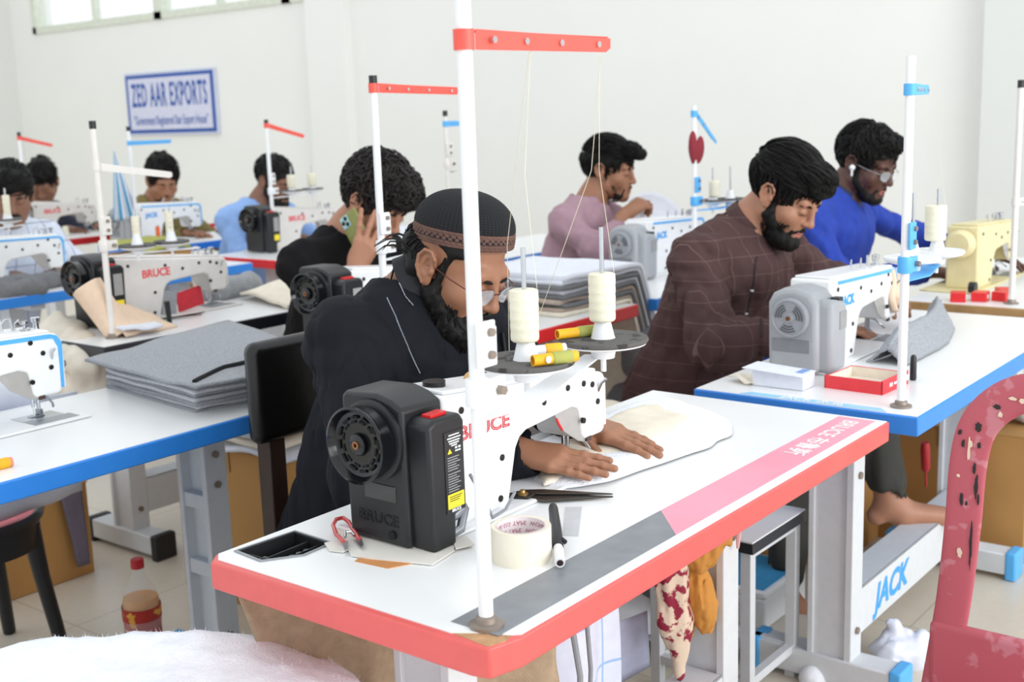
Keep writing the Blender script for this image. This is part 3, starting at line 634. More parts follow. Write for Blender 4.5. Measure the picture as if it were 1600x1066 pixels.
def hand(S, W, d, n, side, curl=(.3, .3, .35, .35), thumb=(.5, .6, -.25), sc=1., spread=.09, k=.008):
    """W wrist, d towards the knuckles, n out of the back of the hand; side +1 right, -1 left; curl per finger in radians"""
    W = np.array(W, float); d = np.array(d, float); d /= np.linalg.norm(d); n = np.array(n, float); n -= d*(n@d); n /= np.linalg.norm(n); t = np.cross(n, d)*side
    Q = lambda a, b, c: W+(d*a+t*b+n*c)*sc
    S.rc(Q(-.03, 0, 0), Q(.012, 0, 0), .024*sc, .023*sc, .012)
    for b0, a1, b1, r in ((.010, .080, .027, .0125), (.004, .084, .008, .0125), (-.006, .080, -.011, .0118), (-.012, .072, -.028, .011)):
        S.rc(Q(.005, b0, 0), Q(a1, b1, .002), .0165*sc, r*sc, .014)
    S.el(Q(.040, .018, -.008), (.03*sc, .02*sc, .014*sc), np.array([d, t, n]).T, .012)
    for i, (a1, b1, Ls, r) in enumerate(((.082, .027, (.042, .026, .021), .0092), (.087, .008, (.046, .029, .022), .0094), (.082, -.011, (.042, .027, .021), .0088), (.073, -.028, (.033, .021, .019), .0078))):
        p = Q(a1, b1, 0); sp = (1.5-i)*spread; c = curl[i]; a = c*.55; r0 = r
        for j, L in enumerate(Ls):
            dd = (d*math.cos(a)-n*math.sin(a)); dd = dd+t*sp*math.cos(a); dd /= np.linalg.norm(dd)
            q = p+dd*L*sc; S.rc(p, q, r*sc, r*.90*sc, .003 if j else k); p = q; r *= .9; a += c*(1.0 if j == 0 else .7)
            if j < 2: S.el(p+n*.0006, (r*1.06*sc,)*3, None, .003)
    p = Q(.022, .022, -.004); td = d*thumb[0]+t*thumb[1]+n*thumb[2]; td /= np.linalg.norm(td); r = .0125
    for j, (L, bend) in enumerate(((.040, 0), (.032, .35), (.026, .3))):
        td = td+d*bend*.8; td /= np.linalg.norm(td); q = p+td*L*sc; S.rc(p, q, r*sc, r*.9*sc, .008 if j == 0 else .003); p = q; r *= .9
SKIN = {}
def skin(name, c): return mat('skin_'+name, c, .5, var=.05, scale=25, sss=.08, bump=.06, bscale=500)
def sweep(m, F, pts, r, n=6): m.tube([tuple(F.p(*p)) for p in pts], r, n)
def locks(F, n, seed, rad, flow, L=.06, r=.0022, lift=.006, keep=None, steps=6, drop=0., jitter=.5, cen=(0, -.018, .04)):
    """tapered locks that follow the skull; flow(p)->direction in head coordinates"""
    rs = np.random.RandomState(seed); vs = []; fs = []; c = np.array(cen); rad = np.array(rad); done = 0; tries = 0
    while done < n and tries < n*12:
        tries += 1; u = rs.randn(3); u /= np.linalg.norm(u); p = c+u*rad
        if keep and not keep(p): continue
        done += 1; q = u.copy(); ll = L*(.55+.7*rs.rand()); rr = r*(.6+.8*rs.rand()); lf = lift*(.3+1.2*rs.rand()); jd = rs.randn(3)*jitter; pts = []; curl = rs.rand()*6.28
        x = c+u*rad*.985
        for j in range(steps):
            t = j/(steps-1); d = np.array(flow(x), float)+jd*(.4+.6*t); nrm = (x-c)/rad**2; nrm /= np.linalg.norm(nrm); d = d-nrm*(d@nrm); d /= (np.linalg.norm(d)+1e-9)
            pts.append(x+nrm*(lf*math.sin(t*2.2)+.0015)); x = x+d*ll/(steps-1)
            g = (x-c)/rad; ln = np.linalg.norm(g); x = c+g/ln*rad*(1+drop*t) if drop < 1 else x
        pts = F.P(pts); b0 = len(vs)
        for j in range(steps):
            tn = pts[min(j+1, steps-1)]-pts[max(j-1, 0)]; tn /= np.linalg.norm(tn)+1e-9; a = np.cross(tn, F.R[:, 2]+.01); a /= np.linalg.norm(a)+1e-9; b = np.cross(tn, a); w = rr*F.s*(1-(j/(steps-1))**2*.92)*(.8 if j == 0 else 1)
            for k in range(3): an = 2.094*k; vs.append(pts[j]+(a*math.cos(an)*1.5+b*math.sin(an))*w)
            if j:
                for k in range(3): k2 = (k+1) % 3; fs.append((b0+3*(j-1)+k, b0+3*(j-1)+k2, b0+3*j+k2, b0+3*j+k))
    return np.array(vs), fs
def merge(parts):
    V = []; Fc = []; n = 0
    for v, f in parts:
        if len(v) == 0: continue
        V.append(np.asarray(v)); Fc += [tuple(int(i)+n for i in q) for q in (f.tolist() if hasattr(f, 'tolist') else f)]; n += len(v)
    return np.concatenate(V), Fc, None
HAIR = mat('black_hair', '0f0d0b', .6, var=.35, scale=90, bump=.5, bscale=400, spec=.3)
HAIR2 = mat('dark_brown_hair', '1b1310', .6, var=.35, scale=90, bump=.5, bscale=400)
def hair(F, h, style, seed, nl, parent, m=HAIR, extra=(), flow=None, L=.06, lift=.006, cut=(.115, .068), amp=.004, r=.0022, jitter=.35):
    lo = F.c-.16*F.s; hi = F.c+.16*F.s; S = Sdf(lo, hi, h); g = Loc(S, F)
    top = {'short': .004, 'puff': .016, 'flat': .008}[style]
    g.el((0, -.020, .040+top*.6), (.0805, .1035, .086+top), .01)
    for c, r_e, k in extra: g.el(c, r_e, k)
    g.el((0, .125, -.036), (.078, .085, cut[0]-.012), .012, True)          # face
    for sx in (-1, 1):
        g.el((sx*.086, .045, -.052), (.045, .056, .060), .008, True)       # cheeks, below the temples
        g.el((sx*.088, -.008, -.006), (.022, .024, .034), .006, True)      # round the ears
    g.el((0, -.075, -.115), (.12, .12, .055), .012, True)                  # nape
    def fn(Pt):
        Q = (Pt-F.c)@F.R/F.s; return amp*(vn(Q, (60, 28, 60), seed)+.5*vn(Q, (150, 50, 150), seed+1))
    S.noise(fn); parts = [S.mesh()]
    fl = flow or (lambda p: (p[0]*3, .35 if p[1] > -.03 else -.4, -.6 if abs(p[0]) > .05 or p[1] < -.06 else -.05))
    def keep(p): return p[2] > -.035 and not (p[1] > .055 and p[2] < cut[1]) and not (abs(p[0]) > .055 and -.04 < p[1] and p[2] < .02) and not (p[1] > 0 and p[2] < .01)
    if nl:
        for c, r_e, k in extra: parts.append(locks(F, nl//4, seed+5, [q*1.02+.001 for q in r_e], fl, L*.7, r, lift*.7, lambda p: p[2] > .045, jitter=jitter, cen=c))
        parts.append(locks(F, nl, seed, (.083, .106, .088+top), fl, L, r, lift, keep, jitter=jitter, cen=(0, -.020, .040+top*.6)))
    return P('hair', merge(parts), m, parent, ang=0)
def beard(F, h, parent, seed, full=1., nl=0, long=0., m=HAIR, must=True, stubble=0.):
    lo = F.c-.20*F.s; hi = F.c+.20*F.s; S = Sdf(lo, hi, h); g = Loc(S, F)
    b = .0035+.010*full; q = -.0045 if full < .1 else 0
    for sx in (-1, 1):
        g.rc((sx*.066, .014, .025), (sx*.0635, .014, -.030), .0055+q*.3, .006+b*.3+q*.4, .008)
        g.rc((sx*.057, .014, -.050), (sx*.030, .062, -.092), .014+b*.7+q, .016+b+q, .014)
    g.el((0, .072, -.098), (.032+b*.5+q, .024+b+q, .020+b+q), .015)
    if long: g.rc((0, .066, -.105), (0, .060, -.115-long), .036, .018, .02); g.rc((-.02, .05, -.10), (-.01, .05, -.10-long*.8), .03, .016, .02); g.rc((.02, .05, -.10), (.01, .05, -.10-long*.8), .03, .016, .02)
    if must: g.rc((-.025, .083, -.062), (0, .0975, -.0520), .0052+b*.2, .0048+b*.2, .006); g.rc((.025, .083, -.062), (0, .0975, -.0520), .0052+b*.2, .0048+b*.2, .006); g.rc((-.028, .080, -.062), (-.030, .075, -.09), .006, .009, .008); g.rc((.028, .080, -.062), (.030, .075, -.09), .006, .009, .008)
    g.el((0, .110, -.0665), (.0185, .030, .0075), .004, True)
    S.noise(lambda Pt: .0022*(.6+full)*vn((Pt-F.c)@F.R/F.s, (140, 140, 50), seed)+.0016*vn((Pt-F.c)@F.R/F.s, (300, 300, 120), seed+3))
    parts = [S.mesh()]
    if nl:
        fl = lambda p: (0, .12, -1)
        c = np.array((0, .030, -.06-long*.35)); rad = np.array((.058+b*.4, .062+b*.6, .055+b+long*.55))
        keep = lambda p: p[2] < -.03 and p[1] > .0 and not (p[1] > .07 and p[2] > -.085)
        parts.append(locks(F, nl, seed, rad, fl, .035+long*.4, .0011, .003, keep, 5, cen=c, jitter=.5))
    return P('beard', merge(parts), m, parent, ang=0)
def brows(F, parent, m=HAIR, lashes=True):
    for sx in (-1, 1):
        b = MB(); pts = [(sx*.013, .091, .0165), (sx*.022, .0915, .020), (sx*.034, .088, .0215), (sx*.046, .079, .0185), (sx*.051, .073, .015)]
        b.tube([tuple(F.p(*p)) for p in pts], [.0022*F.s, .0034*F.s, .0032*F.s, .0024*F.s, .0008*F.s], 6); P('eyebrow', b, m, parent)
        if lashes:
            b = MB(); sweep(b, F, [(sx*.018, .0905, -.0025), (sx*.026, .0935, -.0055), (sx*.036, .0925, -.0058), (sx*.044, .0860, -.0025)], .0009*F.s, 5); P('eyelashes', b, m, parent)
def lips(F, parent, m):
    b = MB()
    for sx in (-1, 1):
        sweep(b, F, [(sx*.0175, .0888, -.0633), (sx*.009, .0962, -.0612), (sx*.003, .0985, -.0602), (0, .0985, -.0608)], .0040*F.s, 6)
        sweep(b, F, [(sx*.0155, .0888, -.0690), (sx*.008, .0950, -.0708), (0, .0975, -.0712)], .0046*F.s, 6)
    P('lips', b, m, parent)
def glasses(F, parent, rim, tint=.25):
    t = MB(); g = MB()
    for sx in (-1, 1):
        pts = [(sx*(.032+.0235*math.cos(a)), .1035-.010*abs(math.cos(a-0.0))*(1 if math.cos(a) > 0 else .2), -.004+.0175*math.sin(a)) for a in np.linspace(0, 2*PI, 24, endpoint=False)]
        t.tube([tuple(F.p(*p)) for p in pts], .0009*F.s, 6, closed=True)
        pts2 = [F.p(*p) for p in pts]; g._a([tuple(p) for p in pts2]+[tuple(p+F.v(0, .0012, 0)) for p in pts2], [tuple(range(24)), tuple(range(47, 23, -1))])
        t.tube([tuple(F.p(*p)) for p in ((sx*.0545, .094, .002), (sx*.070, .084, .004), (sx*.078, .045, .004), (sx*.081, .0, .006), (sx*.080, -.020, -.006))], .0011*F.s, 6)
    t.tube([tuple(F.p(*p)) for p in ((-.009, .103, 0), (0, .108, .003), (.009, .103, 0))], .0011*F.s, 6)
    q = P('glasses', t, rim, parent); P('lens', g, mat('spectacle_lens', 'eef4fa', .03, alpha=tint, spec=.8), q, smooth=False); return q

def person(label, loc, F, N, SL, SR, EL, ER, WL, WR, hips, skinm, cloth, h=.005, hf=.0035, handL=None, handR=None, cuffs=(.0, .0), folds=.008, legs=None, trousers=None, neck=(0, 0, 0), sleeves=1., neckr=.058, torso=(.118, .128), shoulder=.056, arm=(.052, .047, .036), zlow=-.42, collar=None, face={}, chest=None, seed=1, bare_legs=False, necklow=.05, yhip=None):
    """body: one continuous skinned surface (head, neck, trunk, arms, hands, legs); clothing is its children"""
    t = T('person', label, 'person', loc)
    A = lambda q: np.array(q, float)
    N, SL, SR, EL, ER, WL, WR, hips = map(A, (N, SL, SR, EL, ER, WL, WR, hips))
    allp = np.array([N, SL, SR, EL, ER, WL, WR, hips, F.c])
    pts = [allp]
    if legs: pts.append(np.array(legs[0]+legs[1], float))
    P_all = np.concatenate(pts); lo = P_all.min(0)-.22; hi = P_all.max(0)+.22
    fine = [(F.c-.135*F.s, F.c+.135*F.s, hf)]
    for W_, hd in ((WL, handL), (WR, handR)):
        if hd: m_ = W_+A(hd['d'])/np.linalg.norm(hd['d'])*.09; fine.append((m_-.10, m_+.10, hf))
    S = Sdf(lo, hi, h*1.25, fine)
    head(S, F, **face)
    S.chain([F.p(0, -.028, -.045), N*.55+F.p(0, -.03, -.06)*.45, N-A((0, 0, .03))], [neckr*.98*F.s, neckr*.92, neckr*1.1], .02)
    ch = (SL+SR)/2*.62+hips*.38; S.chain([N-A((0, 0, .05)), ch, hips], [.075, .10, .11], .05); S.rc(SL, SR, .045, .045, .04)
    for Sx, Ex, Wx in ((SL, EL, WL), (SR, ER, WR)): S.chain([Sx, Ex, Wx], [.042, .034, .0235], .015)
    hn = 0
    for W_, E_, hd, side in ((WL, EL, handL, -1), (WR, ER, handR, 1)):
        if hd: hand(S, W_, side=side, **hd)
    hw_ = (SR-SL); hw_ /= np.linalg.norm(hw_); hl = hips-hw_*.09; hr = hips+hw_*.09
    if legs:
        for a, ch_ in ((hl, legs[0]), (hr, legs[1])):
            kn, an, to = map(A, ch_); S.chain([a, kn, an], [.075, .05, .034], .03)
            fd = to-an; fd[2] = 0; L = np.linalg.norm(fd); fd /= L
            S.chain([an, an+fd*.03-A((0, 0, .03)), to], [.036, .034, .020], .02); S.rc(an, an-fd*.035-A((0, 0, .035)), .03, .026, .02)
            sdv = np.array([-fd[1], fd[0], 0])
            for j in range(5):
                b0 = to+sdv*(.028-.014*j)*1.0; S.rc(b0-fd*.02, b0+fd*(.022-.005*abs(j-1)), .011, .009 if j else .011, .006)
    V, Q = S.mesh(); P('body', (V, Q, None), skinm, t, ang=0)
    # upper garment
    C = Sdf(lo, hi, h); ch1 = (SL+SR)/2*.72+hips*.28-A((0, 0, .01))
    fw = F.v(0, 1, 0)*A((1, 1, 0)); fw /= np.linalg.norm(fw)+1e-9; bw = np.cross(A((0, 0, 1)), hw_)   # towards the chest
    C.rc(SL-A((0, 0, .012)), SR-A((0, 0, .012)), shoulder, shoulder, .05); C.chain([(SL+SR)/2-A((0, 0, .06)), ch1, hips], [torso[0]*.95, torso[0], torso[1]], .05)
    for sg in (-1, 1): C.rc((SL+SR)/2+hw_*sg*.07-A((0, 0, .08)), hips+hw_*sg*.06, torso[0]*.85, torso[1]*.85, .05)
    C.rc(N+A((0, 0, -.03)), (SL+SR)/2, .062, .07, .05)
    for Sx in (SL, SR): C.rc(N-A((0, 0, .008)), Sx*.8+N*.2-A((0, 0, .006)), .056, shoulder*.95, .05)
    if yhip is not None: C.rc(hips, A(yhip), torso[1], torso[1]*.95, .05)
    for Sx, Ex, Wx, cf in ((SL, EL, WL, cuffs[0]), (SR, ER, WR, cuffs[1])):
        e = Wx+(Ex-Wx)*cf; C.chain([Sx-A((0, 0, .018)), Ex, e], [arm[0], arm[1], arm[2]], .04)
    def fold(Pt):
        d = 0
        for Sx, Ex, Wx in ((SL, EL, WL), (SR, ER, WR)):   # creases gather at the elbows and armpits
            r1 = np.linalg.norm(Pt-Ex, axis=1); r2 = np.linalg.norm(Pt-(Sx-A((0, 0, .06))), axis=1)
            ax = (Wx-Ex)/np.linalg.norm(Wx-Ex); q = Pt@ax
            d = d+np.exp(-(r1/.10)**2)*np.sin(q*150+4*vn(Pt, 14, seed+7))*.0022+np.exp(-(r2/.12)**2)*np.sin((Pt[:, 2]*70+Pt[:, 0]*50+5*vn(Pt, 9, seed+5)))*.0022
        big = vn(Pt, (12, 12, 5), seed); rid3 = lambda Q: (1-np.abs(vn(Q, (15, 15, 6), seed+2)))**4+.5*(1-np.abs(vn(Q+vn(Q, 9, seed+6)[:, None]*.03, (34, 34, 12), seed+8)))**4-.5; return folds*(big*.8+.9*rid3(Pt))+folds*.25*vn(Pt, 30, seed+9)+d*folds/.004
    if folds: C.noise(fold, .04)
    C.chain([F.p(0, -.01, -.02), N*.5+F.p(0, -.02, -.06)*.5, N+A((0, 0, necklow))], [.07, neckr+.008, neckr+.002], .006, True)
    for Wx, Ex, cf in ((WL, EL, cuffs[0]), (WR, ER, cuffs[1])):
        e = Wx+(Ex-Wx)*cf; dr = (Wx-Ex)/np.linalg.norm(Wx-Ex); C.rc(e+dr*(.045), e+dr*.16, .055, .06, .004, True)
        C.rc(e+dr*.0, e+dr*.1, arm[2]-.006, arm[2]-.006, .003, True)
    if zlow > lo[2]: C.D[:, :, :np.searchsorted(C.ax[2], zlow)] = .5
    V, Q = C.mesh(); sh = P(cloth[0], (V, Q, None), cloth[1], t, ang=0)
    if legs and trousers:
        G = Sdf(lo, hi, h*1.2)
        for a, ch_ in ((hl, legs[0]), (hr, legs[1])):
            kn, an, to = map(A, ch_); e = an+(kn-an)*trousers[2]; G.chain([a, kn, e], [.10, .075, .052], .04)
            G.rc(e-(kn-e)/np.linalg.norm(kn-e)*.05, e-(kn-e)/np.linalg.norm(kn-e)*.1, .06, .06, .004, True)
        G.noise(lambda Pt: folds*(vn(Pt, (18, 18, 7), seed+3)+.7*(1-2*np.abs(vn(Pt, (22, 22, 9), seed+4)))), .04)
        P(trousers[0], G.mesh()+(None,), trousers[1], t, ang=0)
    return t, sh
def hair_collar(t, pts, r, m, name='collar'):
    P(name, MB().tube(pts, r, 10, closed=True), m, t)
# ---------------------------------------------------------------- people
SK1 = skin('tan', '9c6c51'); SK2 = skin('brown', '865d48'); SK3 = skin('fair', 'ac7a60'); SK4 = skin('dark', '5c3c31')
LIP1 = mat('lips_rose', '8f5548', .5); LIP2 = mat('lips_dark', '6d4038', .5); LIP3 = mat('lips_pink', 'c0706a', .5)
# --- the person in the knitted cap
Fm = Frame((.716, .648, .324), -88, 30, 2)
KURTA = mat('black_cotton', '10121a', .8, var=.12, scale=14, bump=.35, bscale=700, spec=.25)
tm, shm = person('bearded person in a black kurta and knitted cap sewing at the front table', (.66, .85, FLOOR), Fm,
    N=(.680, .755, .262), SL=(.860, .735, .205), SR=(.515, .765, .215), EL=(.95, .60, .01), ER=(.430, .63, -.02), WL=(.728, .392, .050), WR=(.522, .378, .050),
    hips=(.66, .90, -.27), skinm=SK1, cloth=('kurta', KURTA), h=.005, hf=.0021,
    handL=dict(d=(.04, -1, -.16), n=(0, -.15, 1), curl=(.05, .05, .05, .08), sc=.95, thumb=(.75, .5, -.25), spread=.045),
    handR=dict(d=(.42, -.9, -.16), n=(-.22, -.25, 1), curl=(.02, .02, .03, .05), sc=.92, thumb=(.85, .35, -.2), spread=.025),
    cuffs=(-.06, -.09), folds=.009, legs=(((.80, .55, -.28), (.80, .62, -.68), (.80, .47, -.74)), ((.52, .56, -.28), (.50, .64, -.68), (.50, .49, -.74))),
    trousers=('trousers', mat('black_trousers', '17181c', .8), .1), arm=(.060, .056, .040), torso=(.125, .140), zlow=-.52, seed=4, necklow=.05)
brows(Fm, tm); lips(Fm, tm, LIP2); beard(Fm, .0028, tm, 5, full=1.15, nl=900, long=.075)
glasses(Fm, tm, mat('red_wire_frame', '5c2f2c', .35, .3))
P('mole', MB().ball(Fm.p(.058, .050, -.030), .0016, 5), HAIR, tm)
# nape hair in loose curls under the cap
fl = lambda p: (p[0]*2, -.25, -1)
parts = [locks(Fm, 520, 9, (.079, .100, .082), fl, .055, .0022, .010, lambda p: (p[1] < -.03 and -.03 < p[2] < .03), jitter=.5)]
S = Sdf(Fm.c-.16, Fm.c+.16, .004); g = Loc(S, Fm)
g.el((0, -.040, .002), (.078, .082, .062), .01); g.el((0, .085, -.02), (.12, .09, .12), .01, True)
for sx in (-1, 1): g.el((sx*.088, -.006, -.006), (.024, .019, .030), .004, True); g.rc((sx*.066, .022, .04), (sx*.0655, .018, -.02), .007, .006, .008)
g.rc((-.062, -.045, -.03), (-.066, -.035, -.075), .018, .008, .015); g.rc((.062, -.045, -.03), (.066, -.035, -.075), .018, .008, .015)
for sx in (-1, 1): g.el((sx*.0635, .008, .050), (.0130, .042, .017), .008)
S.noise(lambda Q: .003*vn(Q, (70, 70, 40), 3)); parts.append(S.mesh())
for k, (a, b, c, d) in enumerate((((.070, -.050, .0), (.078, -.085, .004), (.074, -.110, -.012), (.070, -.122, -.040)), ((.068, -.055, -.01), (.080, -.095, -.010), (.070, -.120, -.028), (.076, -.130, -.05)), ((.060, -.07, .0), (.066, -.105, -.004), (.055, -.130, -.020), (.06, -.150, -.050)), ((.06, -.06, -.03), (.072, -.08, -.055), (.078, -.07, -.085), (.07, -.050, -.095)), ((.05, -.08, .01), (.05, -.115, .0), (.04, -.140, -.02), (.045, -.16, -.055)), ((.066, -.045, -.03), (.078, -.05, -.06), (.080, -.035, -.085), (.072, -.02, -.09)))):
    mbk = MB(); mbk.tube([tuple(Fm.p(*q)) for q in (a, b, c, d)], [.0024, .0024, .0016, .0005], 6); parts.append((np.array(mbk.v), mbk.f))
P('hair', merge(parts), HAIR, tm, ang=0)
# crocheted cap: dome with a real open-mesh relief, brown patterned band
CAPB = mat('cap_black_yarn', '1b1c20', .9, bump=.8, bscale=900); CAPW = mat('cap_brown_yarn', '6f5148', .9, var=.15, bump=.8, bscale=900); CAPD = mat('cap_holes', '08080a', .95)
ct = math.radians(21); Mc = np.array(Matrix.Rotation(ct, 3, 'X')); Fc_ = Frame((0, 0, 0), 0, 0); Fc_.R = Fm.R@Mc; Fc_.c = Fm.p(0, -.014, .052); Fc_.s = 1.
NU, NV = 288, 60; vs = []; fs = []; mi = []
for j in range(NV):
    v = j/(NV-1)
    for i in range(NU):
        a = 2*PI*i/NU; b = v*PI/2
        if v < .24: rr = 1+.012*math.sin(v/.24*PI); z = -.008+v/.24*.028
        else: rr = max(0, math.cos((v-.24)/.76*PI/2))**.90; z = .020+.066*math.sin((v-.24)/.76*PI/2)
        bump_ = 0
        if v < .24: bump_ = .0012*math.sin(j*2.2)+.0006*math.sin(i*1.1+j)
        else: bump_ = .0013*(math.cos(2*PI*i/4)*.5+.5)*(1 if j % 2 else .2)
        vs.append(Fc_.p((.0795*rr+bump_)*math.cos(a), (.0995*rr+bump_)*math.sin(a), z))
for j in range(NV-1):
    v = j/(NV-1)
    for i in range(NU):
        i2 = (i+1) % NU; fs.append((j*NU+i, j*NU+i2, (j+1)*NU+i2, (j+1)*NU+i))
        if v < .235: mi.append(0 if (j in (6, 7) and (i//3) % 2) or (j in (9,) and (i//2) % 3 == 0) or (j == 5 and (i//3) % 2 == 0) else 1)
        else: mi.append(2 if (j % 2 == 0 and i % 4 in (1, 2) and j < NV-10) else 0)
P('knitted_cap', (np.array(vs), fs, mi), [CAPB, CAPW, CAPD], tm, thick=.0025, ang=0)
# pale stitching on collar and shoulder seam, front placket with buttons
STI = mat('pale_stitching', 'b9c0cc', .7)
def on_cloth(pts, name, m, r, parent, sh, n=40, dash=None, lift=.001):
    """lays a thin strip on the surface of a garment by projecting it along the given direction"""
    dg = bpy.context.evaluated_depsgraph_get(); out = []
    o0 = WORLD[parent.name]
    for k in range(n):
        s_ = k/(n-1)*(len(pts)-1); i = min(int(s_), len(pts)-2); f = s_-i
        q = Vector(pts[i][0]).lerp(Vector(pts[i+1][0]), f); d = Vector(pts[i][1]).lerp(Vector(pts[i+1][1]), f).normalized()
        ok, hit, nr, _ = sh.ray_cast(q-o0-d*.25, d)
        if ok: out.append((hit+o0+nr*lift))
    if len(out) < 2: return
    b = MB()
    if dash:
        for k in range(0, len(out)-1): b.tube([out[k], out[k].lerp(out[k+1], dash)], r, 5)
    else: b.tube(out, r, 6)
    P(name, b, m, parent)
VD = (.766, .611, -.18)
KC = mat('collar_cotton', '14161b', .7, bump=.3)
def collar(N, F, r, h0, m, t, hgt=.034, up=.02):
    a = Vector(N)+Vector((0, 0, up)); ax = (Vector(tuple(F.p(0, -.028, -.05)))-a).normalized()
    P('collar', MB().lathe([(r, -.01), (r-.002, hgt*.5), (r-.004, hgt), (r-.008, hgt+.001), (r-.009, 0)], a, ax, 40, caps=False), m, t, ang=0)
collar((.683, .735, .262), Fm, .070, 0, KC, tm, .030, .012)
on_cloth([(q, VD) for q in ((.611, .72, .348), (.616, .72, .326), (.628, .72, .298), (.649, .72, .265), (.673, .72, .244))], 'collar_stitching', STI, .0009, tm, shm, 40, .55, .003)
on_cloth([(q, VD) for q in ((.548, .68, .283), (.57, .68, .248), (.592, .68, .209), (.615, .68, .169), (.639, .68, .128))], 'seam_stitching', STI, .0010, tm, shm, 60, .5, .001)
on_cloth([(q, VD) for q in ((.73, .56, .20), (.735, .56, .17), (.74, .56, .14), (.745, .56, .11))], 'placket', KC, .004, tm, shm, 30, None, .001)

# --- the person on the phone
Fp = Frame((1.645, 1.77, .345), -84, 34, 3)
BT = mat('black_knit', '121113', .85, var=.1, bump=.3, spec=.2)
tp, shp = person('person in a black top holding an olive green phone to the ear', (1.6, 1.95, FLOOR), Fp,
    N=(1.60, 1.89, .245), SL=(1.79, 1.87, .185), SR=(1.42, 1.88, .190), EL=(1.93, 1.74, -.01), ER=(1.43, 1.66, -.02), WL=(1.76, 1.52, .045), WR=(1.468, 1.69, .168),
    hips=(1.6, 2.02, -.27), skinm=SK3, cloth=('jumper', BT), h=.007, hf=.0030, handL=dict(d=(-.1, -1, -.1), n=(0, 0, 1)),
    handR=dict(d=(.24, -.34, .86), n=(-.80, -.60, .0), curl=(.04, .32, .42, .50), sc=1.0, thumb=(.7, .1, -.6), spread=.20), cuffs=(.0, .28), zlow=-.5, seed=11, folds=.008, necklow=.045,
    legs=(((1.72, 1.62, -.28), (1.72, 1.66, -.68), (1.72, 1.52, -.74)), ((1.48, 1.62, -.28), (1.48, 1.66, -.68), (1.48, 1.52, -.74))), trousers=('trousers', mat('grey_trousers', '3a3b40', .8), .1))
brows(Fp, tp); lips(Fp, tp, LIP3)
hair(Fp, .0035, 'puff', 3, 1500, tp, HAIR2, extra=(((0, .035, .105), (.066, .070, .040), .02), ((0, .085, .085), (.055, .034, .036), .02)), L=.055, lift=.012, cut=(.098, .055), amp=.007, r=.0030, jitter=.9)
ph = T('mobile_phone', 'olive green phone with camera lenses held to the ear', 'phone', tuple(Fp.p(.105, .020, -.03)))
A = Frame(Fp.p(.103, .058, -.070), 0, 0); a_ = Fp.v(0, .90, -.42); n_ = Fp.v(1, -.10, -.05); n_ -= a_*(a_@n_)/(a_@a_); a_ /= np.linalg.norm(a_); n_ /= np.linalg.norm(n_); w_ = np.cross(a_, n_)
X_ = Matrix(np.array([w_, a_, n_]).T.tolist()).to_4x4(); X_.translation = Vector(A.c)
m = MB(); m.X = X_; m.box((-.037, -.076, -.0045), (.037, .076, .0045)); P('case', m, mat('olive_case', '8b9050', .45), ph, bev=.004, segs=3)
m = MB(); m.X = X_; m.box((-.033, -.072, -.0052), (.033, .072, -.0045)); P('screen', m, BLACKG, ph)
m = MB(); m.X = X_; m.box((.000, -.072, .0045), (.033, -.036, .0065)); P('camera_bump', m, mat('pale_cyan', 'a9cfd4', .3), ph, bev=.002)
m = MB(); m.X = X_
for dx, dy in ((.010, -.063), (.010, -.045), (.024, -.054)): m.lathe([(.0065, 0), (.0065, .0015), (.0045, .0018)], (dx, dy, .0062), n=16)
P('camera_lens', m, BLACKG, ph)
# --- the person in the brown checked kurta
Fb = Frame((2.06, .625, .360), -93, 33, 0)
BK = lines_mat('brown_checked_cotton', '49302f', '6d5550', .050, .0014, (0, 2), .85)
tb, shb = person('bearded person in a brown checked kurta bent over the grey-covered machine', (2.0, .9, FLOOR), Fb,
    N=(2.04, .75, .265), SL=(2.23, .735, .205), SR=(1.86, .79, .215), EL=(2.37, .61, .06), ER=(1.75, .665, -.01), WL=(2.19, .44, .10), WR=(1.90, .455, .035),
    hips=(2.06, .95, -.26), skinm=SK3, cloth=('kurta', BK), h=.0065, hf=.0030, handL=dict(d=(-.5, -1, -.1), n=(0, 0, 1), curl=(.5, .5, .5, .5)), handR=dict(d=(.6, -.8, -.1), n=(0, 0, 1)),
    zlow=-.60, seed=21, folds=.012, torso=(.135, .155), arm=(.066, .062, .045), necklow=.05, yhip=(2.0, .64, -.30),
    legs=(((1.92, .33, -.17), (1.95, .27, -.42), (2.06, .11, -.465)), ((1.86, .50, -.28), (1.80, .50, -.67), (1.78, .36, -.74))), trousers=('trousers', mat('dark_olive_trousers', '33322d', .85), .14))
brows(Fb, tb); lips(Fb, tb, LIP3); beard(Fb, .0032, tb, 6, full=.62, nl=500, long=.006)
hair(Fb, .0035, 'flat', 5, 1300, tb, HAIR, extra=(((0, .046, .094), (.064, .056, .032), .02), ((0, .080, .072), (.050, .026, .022), .015)), L=.10, lift=.004, cut=(.100, .060), amp=.003, r=.0022, jitter=.15, flow=lambda p: (-.25, 1, -.1) if p[2] > .05 else (p[0]*3, .25, -.9))
collar((2.045, .735, .268), Fb, .070, 0, BK, tb, .026, .008)
P('undershirt', MB().ball((2.05, .690, .252), (.034, .016, .032), 10), WHITE, tb)
on_cloth([(q, VD) for q in ((1.915, .62, .21), (1.903, .62, .192), (1.896, .62, .142), (1.882, .62, .084), (1.868, .62, .043), (1.86, .62, .0))], 'placket', mat('brown_seam', '33262a', .8), .003, tb, shb, 30, None, .001)
for q in ((1.889, .62, .122), (1.868, .62, .061)): on_cloth([(q, VD), (tuple(np.array(q)+.002), VD)], 'button', WHITE, .005, tb, shb, 2, None, .003)
